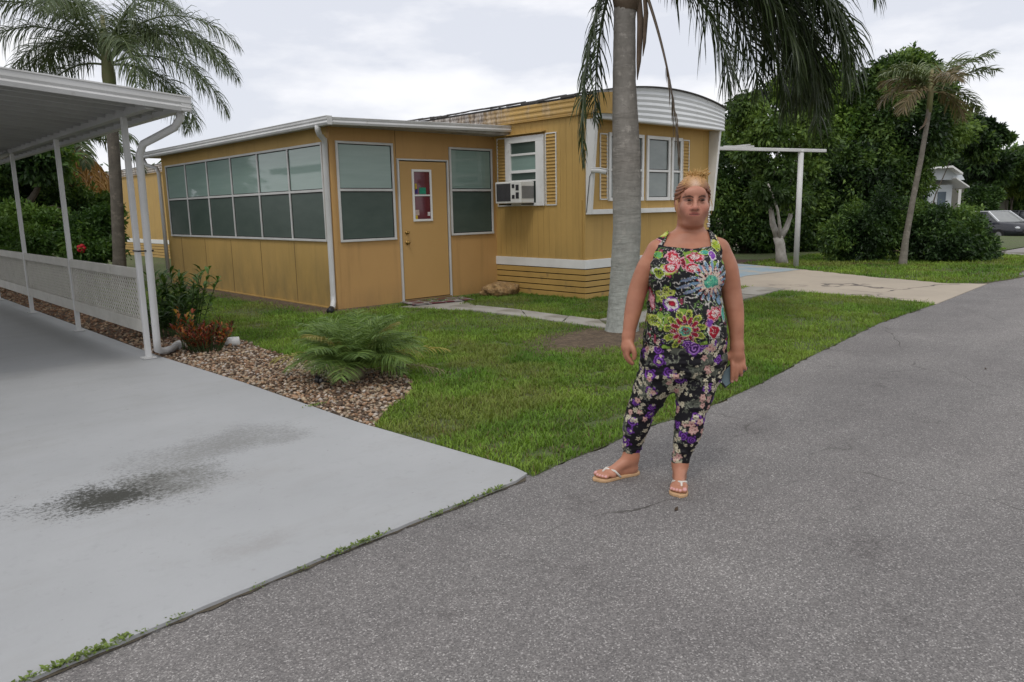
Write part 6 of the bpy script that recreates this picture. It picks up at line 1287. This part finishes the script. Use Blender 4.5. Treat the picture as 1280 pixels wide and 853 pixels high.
for k in range(60): # fine strands lifting off the sides
    a = rh.uniform(.35, PI-.35); b = np.array([.224+math.cos(a)*.078, .0+rh.normal()*.02, 1.488+math.sin(a)*.080]); d_ = nrm(np.array([.246, .02, 1.58])-b); o_ = np.array([math.cos(a), 0, math.sin(a)])*.008; f.tube([b, b+d_*.03+o_*(1+rh.random()), b+d_*.065+o_*rh.random()*1.5], [.0012, .0012, .0006], 4, cap=False)
for k in range(5): # loose wisps beside the face
    sd_ = -1 if k % 3 else 1; x_ = .222+sd_*.080; b = np.array([x_, -.02+rh.normal()*.01, 1.47]); f.tube([b, b+(sd_*.006+rh.normal()*.002, -.01, -.03), b+(sd_*.003+rh.normal()*.004, -.012, -.055-.03*rh.random())], [.0010, .0008, .0004], 4, cap=False)
f.v = [tuple(p) for p in toW(np.array(f.v))]; part('hair_knot', f, mat('blonde_strands', (.55, .36, .14), .5, vs=60, col2=(.40, .22, .07)), pw, smooth=True)
f = MB()
for k in range(7):
    z_ = 1.405-.0115*k; f.ell((.302+.002*math.sin(k*2), .002, z_), (.005+.0025*(k % 2)+.003*(k > 4), .003, .006), 8, 6)
f.v = [tuple(p) for p in toW(np.array(f.v))]; part('earring', f, mat('silver', (.6, .6, .58), .3, metal=.6), pw, smooth=True)
# sandals
MSOLE = mat('tan_sole', (.52, .34, .19), .7, vs=20, col2=(.45, .28, .15)); MSTRAP = mat('cream_strap', (.70, .66, .60), .5, vs=10)
for (ank, heel, toe, side), (d, n_, ln, tips) in zip(FT, ft):
    heel = np.array(heel); o_ = []
    prof = [(-.012, 0), (-.006, .022), (.02, .033), (.08, .033), (.14, .040), (.19, .048), (.225, .044), (.248, .026), (.255, 0.006)]
    for l_, w_ in prof: o_.append(heel+d*l_*ln/.24+n_*w_)
    for l_, w_ in prof[::-1]: o_.append(heel+d*(l_*ln/.24-(.012 if l_ > .2 else 0))-n_*w_*(1. if l_ < .2 else 1.02))
    if side < 0: o_ = o_[::-1]
    m1 = MB().extr([p+np.array([0, 0, .0]) for p in o_], (0, 0, .017)); m1.v = [tuple(p) for p in toW(np.array(m1.v))]; sn = part('sandal', m1, MSOLE, pw, bevel=.004)
    gap = heel+d*(ln*.86)+n_*.019+np.array([0, 0, .020]); top_ = heel+d*(ln*.74)+n_*.012+np.array([0, 0, .058])
    m2 = MB(); 
    for sg in (1, -1):
        en = heel+d*(ln*.50)+n_*sg*.038+np.array([0, 0, .016]); md_ = heel+d*(ln*.62)+n_*(sg*.033+.003)+np.array([0, 0, .050])
        m2.tube([gap, gap+(top_-gap)*.6+d*.006, top_, md_, en], [.004, .005, .0065, .0065, .006], 8)
    m2.v = [tuple(p) for p in toW(np.array(m2.v))]; part('strap', m2, MSTRAP, sn, smooth=True)
# phone held in the right hand
c_ = np.array([.432, -.020, .600]); ax_ = nrm(np.array([.78, .10, .62])); wx = nrm(np.cross(ax_, [0, 1., 0])); nn_ = nrm(np.cross(ax_, wx)); nn_ = nn_ if nn_[1] < 0 else -nn_
def slabm(c, a, b, n_, th, f): f.extr([c-ax_*a-wx*b, c+ax_*a-wx*b, c+ax_*a+wx*b, c-ax_*a+wx*b], n_*th)
f = MB(); slabm(c_, .078, .040, nn_, .010, f); f.v = [tuple(p) for p in toW(np.array(f.v))]
ph = empty('phone', tuple(toW(c_[None])[0]), 'dark smartphone held in the hand of the woman in flowered clothes', 'phone')
part('case', f, MBLK, ph, bevel=.003); f = MB(); slabm(c_+nn_*.010, .068, .035, nn_, .0012, f); f.v = [tuple(p) for p in toW(np.array(f.v))]; part('screen', f, glass('phone_screen', (.10, .15, .17), (.12, .17, .19), .05), ph)
f = MB(); f.ell(c_+nn_*.0115-ax_*.073+wx*.0, (.004, .002, .004), 8, 6); f.v = [tuple(p) for p in toW(np.array(f.v))]; part('home_button', f, MWH, ph)
